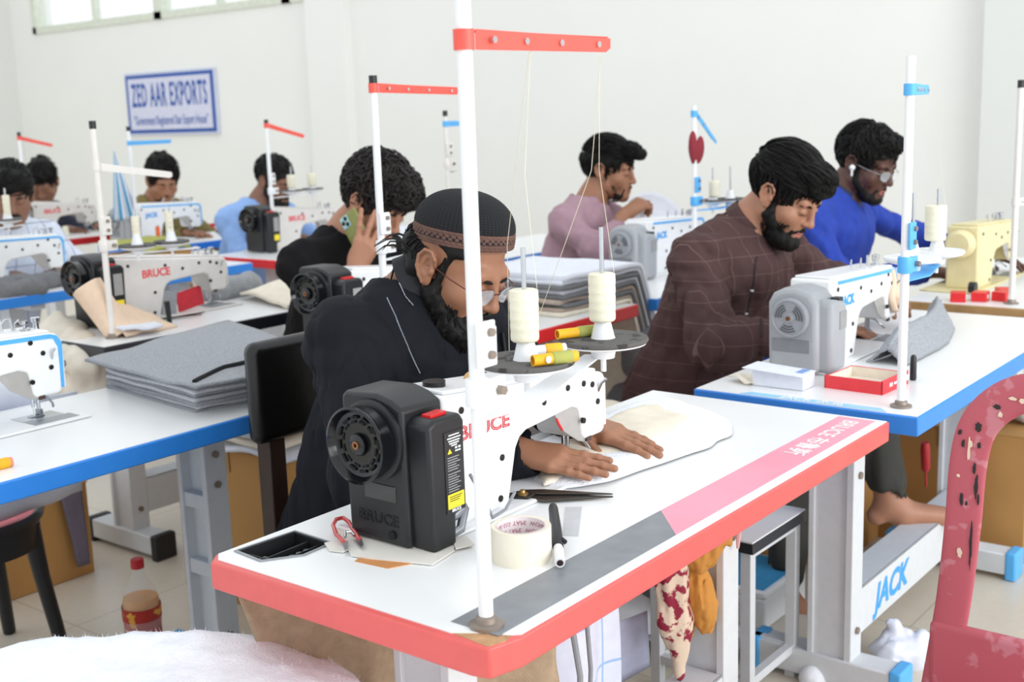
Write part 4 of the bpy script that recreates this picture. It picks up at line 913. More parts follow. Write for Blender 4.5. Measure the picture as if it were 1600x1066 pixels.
# --- the person in the blue jumper
Fq = Frame((3.045, .79, .392), -99, 22, 0)
BJ = mat('royal_blue_wool', '2743a8', .9, var=.08, bump=.5, bscale=500)
tq, shq = person('person in a royal blue jumper with wire glasses and a white earbud', (3.03, 1.05, FLOOR), Fq,
    N=(3.03, .89, .285), SL=(3.225, .88, .225), SR=(2.845, .90, .225), EL=(3.44, .74, .10), ER=(2.79, .78, .02), WL=(3.36, .50, .06), WR=(3.0, .56, .04),
    hips=(3.03, 1.05, -.27), skinm=SK4, cloth=('jumper', BJ), h=.0075, hf=.0035, handL=dict(d=(0, -1, -.1), n=(0, 0, 1)), handR=dict(d=(.2, -1, -.1), n=(0, 0, 1)), zlow=-.42, seed=31, folds=.009, necklow=.045)
brows(Fq, tq); lips(Fq, tq, mat('lips_rose_light', 'b56a66', .5)); beard(Fq, .0035, tq, 8, full=.12, nl=160)
collar((3.035, .875, .285), Fq, .070, 0, mat('navy_collar', '2c3350', .8), tq, .024, .006)
glasses(Fq, tq, mat('silver_wire', 'b9bcc0', .25, .9), .3)
hair(Fq, .004, 'flat', 7, 900, tq, HAIR, extra=(((-.01, .045, .092), (.058, .048, .032), .02),), L=.05, lift=.005, amp=.004, r=.0028, jitter=.5)
P('earbud', MB().ball(tuple(Fq.p(.090, .002, -.008)), .010, 8).cyl(tuple(Fq.p(.093, .004, -.010)), tuple(Fq.p(.092, .012, -.034)), .0035), mat('earbud_white', 'e9f2f4', .2), tq)
# --- the person in mauve
Fk = Frame((3.10, 1.88, .365), -77, 10, 0)
PK = mat('mauve_jersey', 'a98893', .85, var=.05, bump=.3)
tk, shk = person('person in a mauve jumper lifting a white sheet', (2.98, 2.08, FLOOR), Fk,
    N=(3.02, 1.94, .235), SL=(3.18, 1.95, .185), SR=(2.85, 1.93, .185), EL=(3.30, 1.80, .04), ER=(2.82, 1.76, .075), WL=(3.15, 1.60, .07), WR=(3.0, 1.735, .205),
    hips=(2.96, 2.08, -.27), skinm=SK1, cloth=('jumper', PK), h=.0075, hf=.0035, handL=dict(d=(-.1, -1, 0), n=(0, 0, 1)), handR=dict(d=(.75, -.25, .35), n=(-.3, -.3, .9), curl=(1.1, 1.1, 1.1, 1.1), sc=1.0, thumb=(.8, .1, -.5)), cuffs=(.1, .30), zlow=-.42, seed=41, folds=.009)
brows(Fk, tk); lips(Fk, tk, LIP1); beard(Fk, .0035, tk, 10, full=.02, nl=120)
hair(Fk, .004, 'flat', 9, 900, tk, HAIR, extra=(((0, .070, .092), (.052, .044, .030), .02), ((-.01, .108, .082), (.040, .022, .018), .012)), L=.07, lift=.006, cut=(.100, .062), amp=.004, r=.0026, jitter=.3, flow=lambda p: (.1, 1, .1) if p[2] > .06 else (p[0]*3, .2, -.9))
# --- the person in the light blue shirt
Fl = Frame((3.12, 3.93, .305), -82, 22, 0)
tl, shl = person('bearded person in a light blue shirt at the red-edged table', (3.05, 4.2, FLOOR), Fl,
    N=(3.06, 4.02, .185), SL=(3.25, 4.0, .13), SR=(2.88, 4.03, .135), EL=(3.33, 3.85, -.02), ER=(2.84, 3.90, -.05), WL=(3.2, 3.64, .04), WR=(3.02, 3.64, .03),
    hips=(3.05, 4.2, -.27), skinm=SK2, cloth=('shirt', mat('pale_blue_cotton', '8fb2e6', .85, bump=.3)), h=.010, hf=.005, handL=dict(d=(0, -1, 0), n=(0, 0, 1)), handR=dict(d=(0, -1, 0), n=(0, 0, 1)), zlow=-.55, seed=51, folds=.006)
brows(Fl, tl, lashes=False); beard(Fl, .005, tl, 12, full=.8, long=.02)
hair(Fl, .005, 'short', 11, 300, tl, HAIR, L=.03, lift=.003, r=.003)
# --- the person in olive
Fo = Frame((3.13, 4.88, .300), -112, 24, 0)
to_, sho = person('person in an olive shirt looking down behind the striped cloth', (3.12, 5.15, FLOOR), Fo,
    N=(3.13, 5.0, .185), SL=(3.31, 4.98, .125), SR=(2.95, 5.0, .125), EL=(3.44, 4.84, -.07), ER=(2.95, 4.85, -.05), WL=(3.31, 4.60, .01), WR=(3.07, 4.60, .02),
    hips=(3.12, 5.15, -.27), skinm=SK1, cloth=('shirt', mat('olive_cotton', '7d6f42', .85)), h=.011, hf=.0055, handL=dict(d=(-.3, -1, 0), n=(0, 0, 1)), handR=dict(d=(0, -1, 0), n=(0, 0, 1)), cuffs=(.12, .1), zlow=-.5, seed=61, folds=.005)
brows(Fo, to_, lashes=False); hair(Fo, .005, 'puff', 13, 400, to_, HAIR, L=.05, lift=.008, r=.0035, jitter=.6)
beard(Fo, .005, to_, 14, full=.02)
# --- the person in the checked shirt
Fc2 = Frame((1.665, 3.88, .338), -118, 20, 0)
tc_, shc = person('person with swept back hair in a white checked shirt at the left edge', (1.68, 4.15, FLOOR), Fc2,
    N=(1.68, 4.0, .215), SL=(1.87, 3.98, .155), SR=(1.49, 4.0, .155), EL=(1.96, 3.84, -.03), ER=(1.42, 3.88, -.03), WL=(1.70, 3.62, .03), WR=(1.50, 3.62, .03),
    hips=(1.68, 4.15, -.27), skinm=SK2, cloth=('shirt', lines_mat('checked_shirt_cotton', 'd4dbea', '7d8799', .085, .0035, (0, 2), .85, off=.3)), h=.009, hf=.0045, handL=dict(d=(-.8, -.5, 0), n=(0, 0, 1)), handR=dict(d=(0, -1, 0), n=(0, 0, 1)), zlow=-.5, seed=71, folds=.006, cuffs=(.02, 0))
brows(Fc2, tc_, lashes=False); lips(Fc2, tc_, LIP1)
P('moustache', MB().tube([tuple(Fc2.p(*q)) for q in ((-.028, .084, -.058), (-.012, .100, -.050), (0, .105, -.048), (.012, .100, -.050), (.028, .084, -.058))], [.003, .006, .005, .006, .003], 8), HAIR, tc_)
hair(Fc2, .005, 'flat', 15, 600, tc_, HAIR, extra=(((.0, .055, .100), (.062, .055, .036), .02), ((.02, .095, .085), (.05, .024, .022), .015)), L=.08, lift=.006, cut=(.098, .060), r=.003, jitter=.2, flow=lambda p: (.3, 1, 0))
# --- the dark haired person at the far left
Fd = Frame((3.0, 5.88, .292), -135, 38, 0)
td, shd = person('dark-haired person in navy bent low at the far left table', (2.97, 6.2, FLOOR), Fd,
    N=(2.98, 5.99, .16), SL=(3.16, 5.98, .10), SR=(2.80, 6.0, .10), EL=(3.22, 5.82, -.05), ER=(2.75, 5.85, -.06), WL=(3.15, 5.58, .02), WR=(2.95, 5.58, .02),
    hips=(2.97, 6.2, -.27), skinm=SK2, cloth=('shirt', mat('navy_cotton', '2b3040', .85)), h=.012, hf=.006, handL=dict(d=(0, -1, 0), n=(0, 0, 1)), handR=dict(d=(0, -1, 0), n=(0, 0, 1)), zlow=-.5, seed=81)
hair(Fd, .006, 'puff', 17, 300, td, HAIR, L=.04, lift=.006, r=.0035)
# ---------------------------------------------------------------- cloth, boxes and small things
def one(name, mb, m, label, cat, group=None, kind=None, **k):
    return P(name, mb, m, None, label=label, cat=cat, group=group, kind=kind, **k)
def blob(name, fn, h, lo, hi, m, label, cat, group=None, amp=.004, fr=(18, 18, 8), seed=0, parent=None):
    S = Sdf(np.array(lo, float), np.array(hi, float), h); fn(S)
    if amp: S.noise(lambda Q: amp*(vn(Q, fr, seed)+.7*(1-2*np.abs(vn(Q, tuple(f*1.6 for f in fr), seed+1)))+.3*vn(Q, tuple(f*4 for f in fr), seed+2)), .05)
    v, q = S.mesh()
    return P(name, (v, q, None), m, parent, ang=0, label=label, cat=cat, group=group)
def sheet(name, fn, nu, nv, m, label, cat, thick=.0015, group=None, parent=None):
    return P(name, MB().grid(fn, nu, nv), m, parent, thick=thick, ang=0, label=label, cat=cat, group=group)
def quad(a, b, c, d):
    """bilinear patch between four corners (a-b along u at v=0, d-c at v=1)"""
    a, b, c, d = map(Vector, (a, b, c, d)); return lambda u, v: a*(1-u)*(1-v)+b*u*(1-v)+c*u*v+d*(1-u)*v
def rumple(base, amp, fr=12, seed=0, edge=0.):
    def fn(u, v):
        p = base(u, v); q = n1(p.x, p.y, p.z, seed, fr)+.5*n1(p.x, p.y, p.z, seed+1, fr*2.3); r = n1(p.x, p.y, p.z, seed+2, fr); s_ = n1(p.x, p.y, p.z, seed+3, fr)
        return p+Vector((r*amp*.5, s_*amp*.5, q*amp))
    return fn
WOOLG = mat('grey_marl_wool', '9b9ea3', .95, var=.22, scale=260, bump=.6, bscale=500)
WOOLD = mat('dark_grey_wool', '77787b', .95, var=.2, scale=200, bump=.6, bscale=500)
CREAM = mat('cream_fabric', 'ebe2d0', .9, var=.06, scale=30, bump=.4, bscale=600)
WCLOTH = mat('white_fabric', 'e4e7f0', .9, var=.03, bump=.3, bscale=500)
BATT = mat('white_batting', 'eceff5', 1., var=.04, scale=60, bump=1., bscale=250)
BEIGE = mat('peach_fabric', 'e7cdb4', .9, var=.05, bump=.3, bscale=500)
LINEN = mat('linen_brown', 'b09a80', .95, var=.12, scale=50, bump=.6, bscale=400)

# ---- on the nearest table
tr = T('drawer_tray', 'black plastic tray with dividers sunk in the red-edged table', 'tray', (.09, .46, -.035))
cxy = (.094, .46)
def shrink(k): return [(cxy[0]+(a-cxy[0])*k, cxy[1]+(b-cxy[1])*k) for a, b in TRAY]
P('tray_floor', MB().prism(shrink(.985), 2, -.035, -.033), BLACKP, tr, smooth=False)
def ring(k0, k1, z0, z1):
    a = shrink(k0); b = shrink(k1); n = len(a); m = MB()
    for i in range(n):
        j = (i+1) % n; vs = [(*a[i], z0), (*a[j], z0), (*b[j], z0), (*b[i], z0), (*a[i], z1), (*a[j], z1), (*b[j], z1), (*b[i], z1)]
        m._a(vs, [(0, 3, 2, 1), (4, 5, 6, 7), (0, 1, 5, 4), (1, 2, 6, 5), (2, 3, 7, 6), (3, 0, 4, 7)])
    return m
P('tray_wall', ring(.99, .95, -.034, .0), BLACKP, tr, smooth=False)
P('tray_rim', ring(1.045, .97, .0002, .0022), STEEL, tr, smooth=False)
P('divider', MB().box((.052, .462, -.034), (.142, .464, -.006)).box((.062, .437, -.034), (.144, .439, -.006)).box((.060, .42, -.034), (.062, .50, -.006)), BLACKP, tr, smooth=False)
P('bobbin_rack', MB().box((.066, .441, -.030), (.138, .459, -.018)), DARK, tr, smooth=False)
for k in range(5): P('bobbin_slot', MB().cyl((.072+.014*k, .450, -.018), (.072+.014*k, .450, -.012), .0055), STEEL, tr)
P('thumb_wheel', MB().lathe([(.012, 0), (.014, .002), (.014, .006), (.012, .008)], (.048, .450, -.012), (1, .2, 0), 24), BLACKG, tr)
CARDW = mat('white_card', 'e2ded6', .8, var=.02); CARDO = mat('orange_card', 'c98a52', .8)
one('card', MB().prism([(.112, .335), (.118, .278), (.150, .262), (.185, .30), (.16, .35)], 2, .0, .0012), CARDO, 'small orange card under the white card below the motor cover', 'card', smooth=False)
one('card', MB().prism([(.121, .352), (.127, .322), (.158, .2335), (.214, .243), (.222, .251), (.255, .262), (.30, .45), (.19, .46), (.155, .40)], 2, .0014, .0034), CARDW, 'white card sheet under the black motor cover', 'card', smooth=False)
one('card', MB().prism([(.118, .392), (.124, .372), (.155, .37), (.16, .41), (.135, .42)], 2, .0014, .0030), CARDW, 'small white card corner between the tray and the red snips', 'card', smooth=False)
one('card', MB().prism([(.216, .242), (.243, .231), (.263, .262), (.245, .275)], 2, .0036, .0052), CARDW, 'white card tip sticking out behind the white pole', 'card', smooth=False)
# thread snips standing open
sn = T('thread_snips', 'small thread snips with red grips beside the black motor cover', 'scissors', (.155, .40, .0036))
SR_ = mat('snips_red', 'c2403f', .35, coat=.4)
P('grip', MB().tube([(.140, .385, .010), (.150, .410, .012), (.172, .440, .014), (.190, .452, .016), (.200, .448, .016), (.196, .432, .014), (.182, .410, .012), (.160, .375, .010)], .0032, 8), SR_, sn)
P('blade', MB().prism([(.142, .392), (.120, .362), (.128, .366), (.148, .384)], 2, .007, .0095).prism([(.158, .384), (.139, .350), (.148, .354), (.166, .376)], 2, .007, .0095), STEEL, sn, smooth=False)
P('spring', MB().tube([(.150, .392, .012), (.158, .400, .016), (.166, .396, .014), (.162, .386, .012)], .0022), CHROME, sn)
# tape roll
tp_ = T('tape_roll', 'wide roll of cream masking tape with red print inside', 'tape', (.247, .150, 0))
P('wound_tape', MB().lathe([(.0335, .0008), (.0405, 0), (.0410, .002), (.0410, .046), (.0405, .048), (.0335, .0475)], (.247, .150, 0), n=64, caps=False), mat('masking_tape', 'e9e1cf', .55, var=.04, bump=.1), tp_)
P('core', MB().lathe([(.0335, .0), (.0325, .0), (.0325, .048), (.0336, .048)], (.247, .150, 0), n=64, caps=False), mat('card_core', 'eadfe0', .7), tp_)
PUR = mat('tape_print', 'a8506e', .6)
def bendcore(c, r):
    def f(q): a = q.x/r; return Vector((c[0]+math.cos(a)*r, c[1]+math.sin(a)*r, q.z))
    return f
for k, z in enumerate((.040, .029, .018, .008)):
    text('core_print', 'WONDER-555 TAPE  WONDER-555 TAPE', .0086, ((.35+.22*k)*.0322, 0, z), (-1, 0, 0), (0, 0, -1), PUR, tp_, ext=0., bend=bendcore((.247, .150), .0322))
# marker and shears
mk = T('marker_pen', 'black marker pen with white barrel lying beside the tape roll', 'marker', (.30, .13, 0))
a_, b_ = Vector((.243, .083, .009)), Vector((.375, .190, .030)); dd_ = (b_-a_).normalized()
P('barrel', MB().lathe([(.004, .0005), (.0066, 0), (.0070, .002), (.0070, .040), (.006, .046)], a_, dd_, 20), mat('marker_white', 'e9e8ee', .4), mk)
P('socket', MB().lathe([(.0044, -.0004), (.0044, .001)], a_, dd_, 16), mat('dark_brown_hole', '2a1a14', .8), mk)
P('cap', MB().lathe([(.007, .044), (.0080, .046), (.0083, .10), (.0070, .165), (.006, .172), (.0025, .173)], a_, dd_, 20), BLACKP, mk)
P('clip', MB().box((-.002, -.002, 0), (.002, .002, .012)) if False else MB().tube([a_+dd_*.060+Vector((.004, -.004, .004)), a_+dd_*.050+Vector((.009, -.006, .003))], .0035), BLACKP, mk)
shs = T('tailor_shears', 'black tailor shears with long steel blades under the sewing machine arm', 'scissors', (.48, .26, 0))
SHB = mat('shear_blade', '55514c', .3, .8)
P('blade', MB().prism([(.446, .296), (.450, .262), (.5255, .184), (.474, .290), (.462, .305)], 2, .003, .0065), SHB, shs, bev=.0008)
P('blade', MB().prism([(.458, .306), (.464, .284), (.5265, .185), (.486, .290), (.468, .314)], 2, .007, .0100), SHB, shs, bev=.0008)
P('pivot', MB().lathe([(.009, 0), (.009, .002), (.005, .003), (.004, .007), (.001, .008)], (.447, .302, .010), n=18), mat('brass', 'a88a55', .35, .8), shs)
P('shank', MB().prism([(.430, .306), (.440, .285), (.462, .288), (.462, .318), (.440, .325)], 2, .002, .010), mat('shear_black', '2b2622', .35, .3), shs, bev=.002)
P('handle', MB().tube([(.435, .315, .008), (.40, .36, .008), (.36, .38, .008), (.345, .41, .008), (.37, .43, .008), (.41, .40, .008), (.44, .33, .008)], .005), BLACKP, shs)
# the quilt piece under the needle
def quilt(u, v):
    a = 2*PI*u; c = abs(math.cos(a))**.55*math.copysign(1, math.cos(a)); s_ = abs(math.sin(a))**.55*math.copysign(1, math.sin(a))
    x, y = c*.5+.5, s_*.5+.5
    base = quad((.475, .255, 0), (.985, .175, 0), (1.135, .455, 0), (.60, .475, 0))
    k = 1-v; p = base(.5+(x-.5)*k, .5+(y-.5)*k)
    e = min(1, (v/.22))**.5; z = .0035+.016*e+.014*max(0, (p.x-.7)/.4)*e+.004*n1(p.x, p.y, 0, 3, 12)*e
    if .58 < p.x < .70 and .33 < p.y < .40: z = min(z, .012)
    return Vector((p.x+.006*n1(p.x, p.y, 0, 5, 20)*(1-v), p.y+.006*n1(p.x, p.y, 0, 6, 20)*(1-v), z))
q1 = T('quilt_piece', 'puffy cream and white quilt piece being sewn under the needle', 'fabric', (.80, .33, 0))
P('batting', MB().grid(quilt, 96, 26, True), BATT, q1, ang=0)
def facing(u, v):
    p = quad((.50, .300, .0), (.90, .245, .0), (1.06, .40, .0), (.66, .455, .0))(u, v); b = (4*u*(1-u)*4*v*(1-v))**.35
    return Vector((p.x, p.y, .012+.014*b+.012*max(0, (p.x-.7)/.4)+.005*n1(p.x, p.y, 0, 8, 14)))
P('cream_facing', MB().grid(facing, 44, 26), CREAM, q1, thick=.003, ang=0)
one('paper_strip', MB().prism([(.36, .135), (.47, .205), (.455, .225), (.35, .155)], 2, .0003, .0008), mat('frost_tape', 'c9ccd0', .3), 'frosted clear strip stuck on the table behind the tape roll', 'tape', smooth=False)
# loose hand-sewing bobbins on the trays
def bob(c, d, m1, m2, label, L=.034, r=.0075, mark=False, mid=None):
    c = Vector(c); d = Vector(d).normalized(); t = T('bobbin', label, 'bobbin', tuple(c-Vector((0, 0, r))), None)
    P('tube', MB().lathe([(r*.75, .0), (r*.95, .0), (r*.95, L), (r*.75, L)], c-d*L/2, d, 20, caps=False).lathe([(r*.75, L*.1), (r*.74, L*.1)], c-d*L/2, d, 20), m1, t)
    P('winding', MB().lathe([(r*.9, L*.42), (r*1.1, L*.45), (r*1.1, L*.86), (r*.9, L*.9)], c-d*L/2, d, 20), m2, t)
    if mark: P('paper_mark', MB().lathe([(.0045, 0), (.0045, .0012)], c-d*L*.22+Vector((-.003, -r*.95, .001)), (-.2, -1, 0), 18), WHITE, t)
trz = .262+.0185+.0078
bob((.235, -.008+.085, trz), (1, -.55, 0), THREADY, THREADG, 'yellow bobbin with olive thread and round paper mark on the left spool tray', L=.062, r=.0078, mark=True)
bob((.275, .118, trz), (.8, -.6, 0), PAPER, THREADY, 'white bobbin with yellow end behind the first on the left spool tray', L=.05)
bob((.405, .155, trz), (1, -.5, 0), THREADY, THREADG, 'yellow bobbin with olive thread on the right spool tray', L=.075)
stz = .262+.021+.012
spool(.05+.19, .052+.08-.004, stz+.010, 'cream thread cone on the left spool tray of the nearest stand', arm=(.16, .045, .669), h=.068)
spool(.05+.365, .052+.08-.008, stz+.010, 'cream thread cone on the right spool tray of the nearest stand', arm=(.295, .04, .668), h=.068)

# ---- nearest thread runs
def th(pts, label):
    one('sewing_thread', MB().tube(pts, .00045, 5), mat('thread_pale', 'd8d2be', .8), label, 'thread')
th([(.157, .045, .665), (.30, .20, .42), (.46, .33, .205)], 'pale thread running from the red arm down to the nearest machine')
th([(.297, .040, .662), (.33, .08, .52), (.44, .30, .20)], 'pale thread from the end of the red arm down past the cone')

# ---- on the blue-edged table beside
wb = T('cardboard_box', 'small white box with its lid flap open on the blue-edged table', 'box', (1.40, .30, 0))
P('box_body', MB().box((1.345, .243, .001), (1.405, .36, .034)), mat('box_white', 'e4e8f2', .6), wb, smooth=False)
P('lid', MB().box((1.325, .238, .037), (1.40, .375, .0385), Matrix.Rotation(.05, 3, 'X')), mat('box_white', 'e4e8f2', .6), wb, smooth=False)
P('blue_lining', MB().box((1.355, .249, .03), (1.397, .35, .0365)), mat('lining_blue', '7f9fd8', .6), wb, smooth=False)
REDB = mat('red_box_card', 'e0383f', .5, var=.04); BOXI = mat('box_inner', 'e6ddcd', .7)
rb = T('cardboard_box', 'open red box with white print beside the white pole', 'box', (1.46, .15, 0))
Rz = Matrix.Rotation(-.05, 3, 'Z'); c0 = (1.46, .15, 0)
def rbox(lo, hi): return MB().box(lo, hi, Rz, c0)
P('box_wall', MB().box((1.395, .085, .0), (1.398, .215, .028), Rz, c0).box((1.395, .085, 0), (1.525, .088, .030), Rz, c0).box((1.522, .085, 0), (1.525, .215, .026), Rz, c0).box((1.395, .212, 0), (1.525, .215, .026), Rz, c0), REDB, rb, smooth=False)
P('box_floor', MB().box((1.398, .088, .001), (1.522, .212, .004), Rz, c0).box((1.398, .088, .004), (1.3985, .212, .027), Rz, c0).box((1.398, .2115, .004), (1.522, .212, .025), Rz, c0).box((1.5215, .088, .004), (1.522, .212, .025), Rz, c0), BOXI, rb, smooth=False)
for k, (px_, wd, hh) in enumerate(((-.030, .014, .008), (-.008, .022, .005), (.040, .030, .012))):   # white print too small to read
    P('box_print', MB().box((1.46+px_, .0844, .015-hh/2), (1.46+px_+wd, .0851, .015+hh/2), Rz, c0), WTXT, rb, smooth=False)
one('sticker', MB().prism([(1.262, .03), (1.285, .05), (1.285, .33), (1.262, .35)], 2, .0002, .0008), mat('sticker_blue', '8fcdf0', .35), 'light blue edge sticker on the blue-edged table', 'sticker', smooth=False)
st_ = [o for o in SC.objects if o.name.startswith('sticker') and o.get('category') == 'sticker'][0]
text('sticker_print', 'JACK 杰克', .03, (1.2745, .19, .0011), (0, -1, 0), (1, 0, 0), WTXT, st_, ext=.0002, bold=.0005)
one('marker_pen', MB().lathe([(.006, 0), (.0075, .004), (.0065, .05), (.004, .056)], (1.56, .085, 0), n=16), BLACKP, 'black peg standing on the table just behind the white pole', 'pen')
one('cloth_scrap', rumple and MB().grid(rumple(quad((1.33, .37, .012), (1.40, .30, .008), (1.45, .36, .014), (1.36, .43, .010)), .010, 30, 4), 16, 16), CREAM, 'crumpled cream scrap beside the white box', 'cloth', thick=.002, ang=0)
def pouch(u, v):
    zt_ = .030+.050*min(1, u/.12)**.8-.010*u+.024*max(0, (u-.75)/.25)**1.2-.030*max(0, (u-.94)/.06)
    x = 1.68+.52*u; yb = .150-.06*u+.115*u*u; s_ = v*2-1; w = (1-abs(s_)**1.35)
    y = yb+.085*(v)+.0*u; return Vector((x+.03*w*(1-2*u)*.4, y+.004*n1(x, y, v, 5, 22), .003+zt_*w+.004*n1(x, y, v, 3, 18)*w))
sheet('wool_piece', pouch, 50, 26, WOOLG, 'grey wool piece folded like a pouch on the blue-edged table under the needle', 'fabric', thick=.004)
one('cloth_rag', MB().grid(lambda u, v: Vector((1.945+.05*u+.01*math.sin(v*7), .292-.012*math.sin(u*9)-.012*v, .185-.11*v-.02*u*math.sin(v*5))), 12, 14), BEIGE, 'pale beige rag hanging on the arm of the blue-striped machine', 'cloth', thick=.004, ang=0)
for k, (x, y, rz) in enumerate(((2.665, .345, .3), (2.70, .29, .1), (2.735, .235, -.2), (2.80, .25, .5))):
    R_ = Matrix.Rotation(rz, 3, 'Z'); t = T('spool_box', ['red spool box at the left of the row on the tan-edged table', 'red spool box with white patch in the middle on the tan-edged table', 'red spool box nearest the pole on the tan-edged table', 'red spool box lying behind the others on the tan-edged table'][k], 'box', (x, y, 0), 'red spool boxes on the tan-edged table')
    P('box_body', MB().box((x-.028, y-.022, 0), (x+.028, y+.022, .028), R_), REDV, t, bev=.002)
    P('label_patch', MB().box((x-.012, y-.0225, .008), (x+.012, y-.0215, .020), R_, (x, y, .014)), WTXT, t, smooth=False)
spool(1.318+.28, .022+.06*.8-.01, .262+.022+.018, 'cream thread cone on the right holder of the blue-armed stand by the red box', r=.023, h=.075, arm=(1.47, .01, .612))

# ---- left blue-edged table: stack of folded cloth
def slab(z, th_, jx, jy, seed, drape=False):
    rs = random.Random(seed)
    base = quad((.535+jx, 1.235+jy, z), (.86+jx, 1.17+jy, z), (1.00+jx, 1.60+jy, z), (.585+jx, 1.63+jy, z))
    def fn(u, v):
        p = base(u, v); e = (4*u*(1-u))**.3*(4*v*(1-v))**.3
        return Vector((p.x, p.y, p.z+.003*n1(p.x*1., p.y, z*9, seed, 14)-.002*(1-e)))
    return fn
for k in range(7):
    lab = 'folded grey cloth panel in the stack on the left blue-edged table' if k < 5 else ['folded white lining panel near the top of the grey cloth stack'][0]
    sheet('folded_cloth', slab(.004+.0085*k, .007, .004*math.sin(k*2.1), .005*math.cos(k*1.7), 20+k), 30, 30, WOOLG if k % 2 == 0 else mat('pale_grey_felt', 'c9cacf', .95, var=.1, scale=200, bump=.5), lab, 'fabric', thick=.0078, group='folded cloth panels in the grey stack')
def topsheet(u, v):
    p = quad((.49, 1.165, .070), (.83, 1.135, .070), (1.05, 1.76, .075), (.555, 1.665, .066))(u, v)
    z = p.z+.012*math.sin(u*2.4)*math.sin(v*3)+.004*n1(p.x, p.y, 0, 31, 10)
    if v < .25 and u > .35: z -= .055*((.25-v)/.25)**1.3*min(1, (u-.35)/.2)
    return Vector((p.x, p.y, z))
ts = sheet('folded_cloth', topsheet, 46, 46, WOOLG, 'large grey wool cloth with black binding on top of the stack', 'fabric', thick=.006)
P('black_binding', MB().tube([topsheet(.04+.75*s_, .06+.24*s_+.03*math.sin(s_*6))+Vector((0, 0, .005)) for s_ in np.linspace(0, 1, 26)], .0055, 8), mat('black_felt', '17181a', .95), ts)
bob((-.02+.10, 1.205, .009), (1, -.1, 0), mat('pink_paper', 'e8907c', .6), THREADY, 'pink and yellow bobbin on the left blue-edged table', L=.05, r=.009)
sheet('draped_cloth', rumple(quad((-.1, 1.70, -.02), (.60, 1.78, -.03), (.62, 1.84, -.30), (-.1, 1.78, -.30)), .02, 8, 41), 24, 12, WCLOTH, 'white cloth hanging behind the left blue-edged table', 'cloth', thick=.004)
blob('cloth_bundle', lambda S: (S.rc((.05, 1.72, .0), (.42, 1.78, .0), .10, .09, .05), S.rc((.10, 1.75, .13), (.36, 1.78, .17), .09, .06, .05)), .010, (-.2, 1.55, -.2), (.65, 2.0, .32), WCLOTH, 'large white cloth bundle behind the blue-striped machine at left', 'cloth', amp=.010, fr=(8, 8, 5), seed=42)

# ---- black-edged table
cr = T('fabric_roll', 'peach fabric roll leaning by the off-white pole', 'fabric', (1.02, 2.25, 0))
P('roll', MB().lathe([(.030, 0), (.040, .002), (.046, .17), (.034, .175)], (1.02, 2.215, .003), (-.35, .5, 1.0), 24), BEIGE, cr)
sheet('folded_cloth', rumple(quad((1.00, 2.16, .012), (1.19, 2.18, .006), (1.20, 2.33, .03), (1.03, 2.38, .12)), .008, 14, 51), 22, 22, BEIGE, 'peach fabric folded flat beside the off-white pole', 'fabric', thick=.008)
sheet('folded_cloth', rumple(quad((.985, 2.15, .03), (1.10, 2.125, .02), (1.13, 2.20, .02), (1.0, 2.25, .035)), .006, 20, 52), 14, 14, WCLOTH, 'white cloth piece around the foot of the off-white pole', 'fabric', thick=.010)
blob('cloth_bundle', lambda S: (S.rc((.90, 2.22, -.06), (1.0, 2.50, -.02), .06, .07, .04), S.rc((.90, 2.20, -.16), (.92, 2.42, -.12), .05, .07, .04)), .009, (.75, 2.05, -.3), (1.15, 2.65, .1), mat('pale_stone_fabric', 'd3cbbd', .9, var=.1, scale=12), 'pale crumpled cloth hanging off the left end of the black-edged table', 'cloth', amp=.012, fr=(12, 12, 9), seed=53)
one('thread_clipper', MB().tube([(1.16, 2.30, .006), (1.19, 2.285, .008), (1.225, 2.27, .006)], [.006, .009, .005]), mat('teal_plastic', '3fb8a0', .4), 'teal plastic clipper on the black-edged table', 'clipper')
one('table_clamp', MB().cyl((1.205, 2.235, .0), (1.20, 2.235, .075), .007, .009), BLACKP, 'black peg standing at the front of the black-edged table', 'peg')
sc2 = T('scissors', 'dark scissors lying open on the black-edged table', 'scissors', (1.31, 2.33, 0))
P('blade', MB().prism([(1.24, 2.335), (1.40, 2.330), (1.41, 2.333), (1.24, 2.345)], 2, .002, .005).prism([(1.24, 2.33), (1.36, 2.285), (1.365, 2.288), (1.25, 2.345)], 2, .005, .008), DARK, sc2, smooth=False)
P('handle', MB().tube([(1.245, 2.34, .006), (1.215, 2.36, .006), (1.20, 2.345, .006), (1.215, 2.33, .006), (1.245, 2.336, .006)], .004), DARK, sc2)
one('fabric_packet', MB().box((1.355, 2.395, .012), (1.455, 2.40, .075), Matrix.Rotation(-.15, 3, 'Y')), mat('red_packet', 'cf2f3c', .4, var=.1), 'red packet inside the throat of the off-white machine', 'packet')
one('fabric_swatch', MB().box((1.29, 2.385, .006), (1.345, 2.392, .082), Matrix.Rotation(.12, 3, 'Y')), WOOLG, 'grey swatch standing in the throat of the off-white machine', 'fabric')
def creamy(u, v):
    p = quad((1.58, 2.13, .01), (2.13, 2.08, .012), (2.14, 2.52, .03), (1.66, 2.46, .02))(u, v)
    z = p.z+.055*math.sin(PI*min(1, max(0, (p.x-1.60)/.46)))*math.sin(PI*min(1, v*.9+.1))+.006*n1(p.x, p.y, 0, 55, 16)
    if p.x > 2.06: z -= (p.x-2.06)*.9
    return Vector((p.x, p.y, z))
sheet('folded_cloth', creamy, 40, 30, CREAM, 'cream fabric heap draped over the right end of the black-edged table', 'fabric', thick=.010)
blob('cloth_bundle', lambda S: S.rc((1.58, 2.52, .03), (1.78, 2.55, .035), .04, .05, .03), .008, (1.45, 2.4, -.03), (1.9, 2.66, .12), WOOLG, 'grey wool bundle at the back of the black-edged table', 'cloth', amp=.006, seed=56)
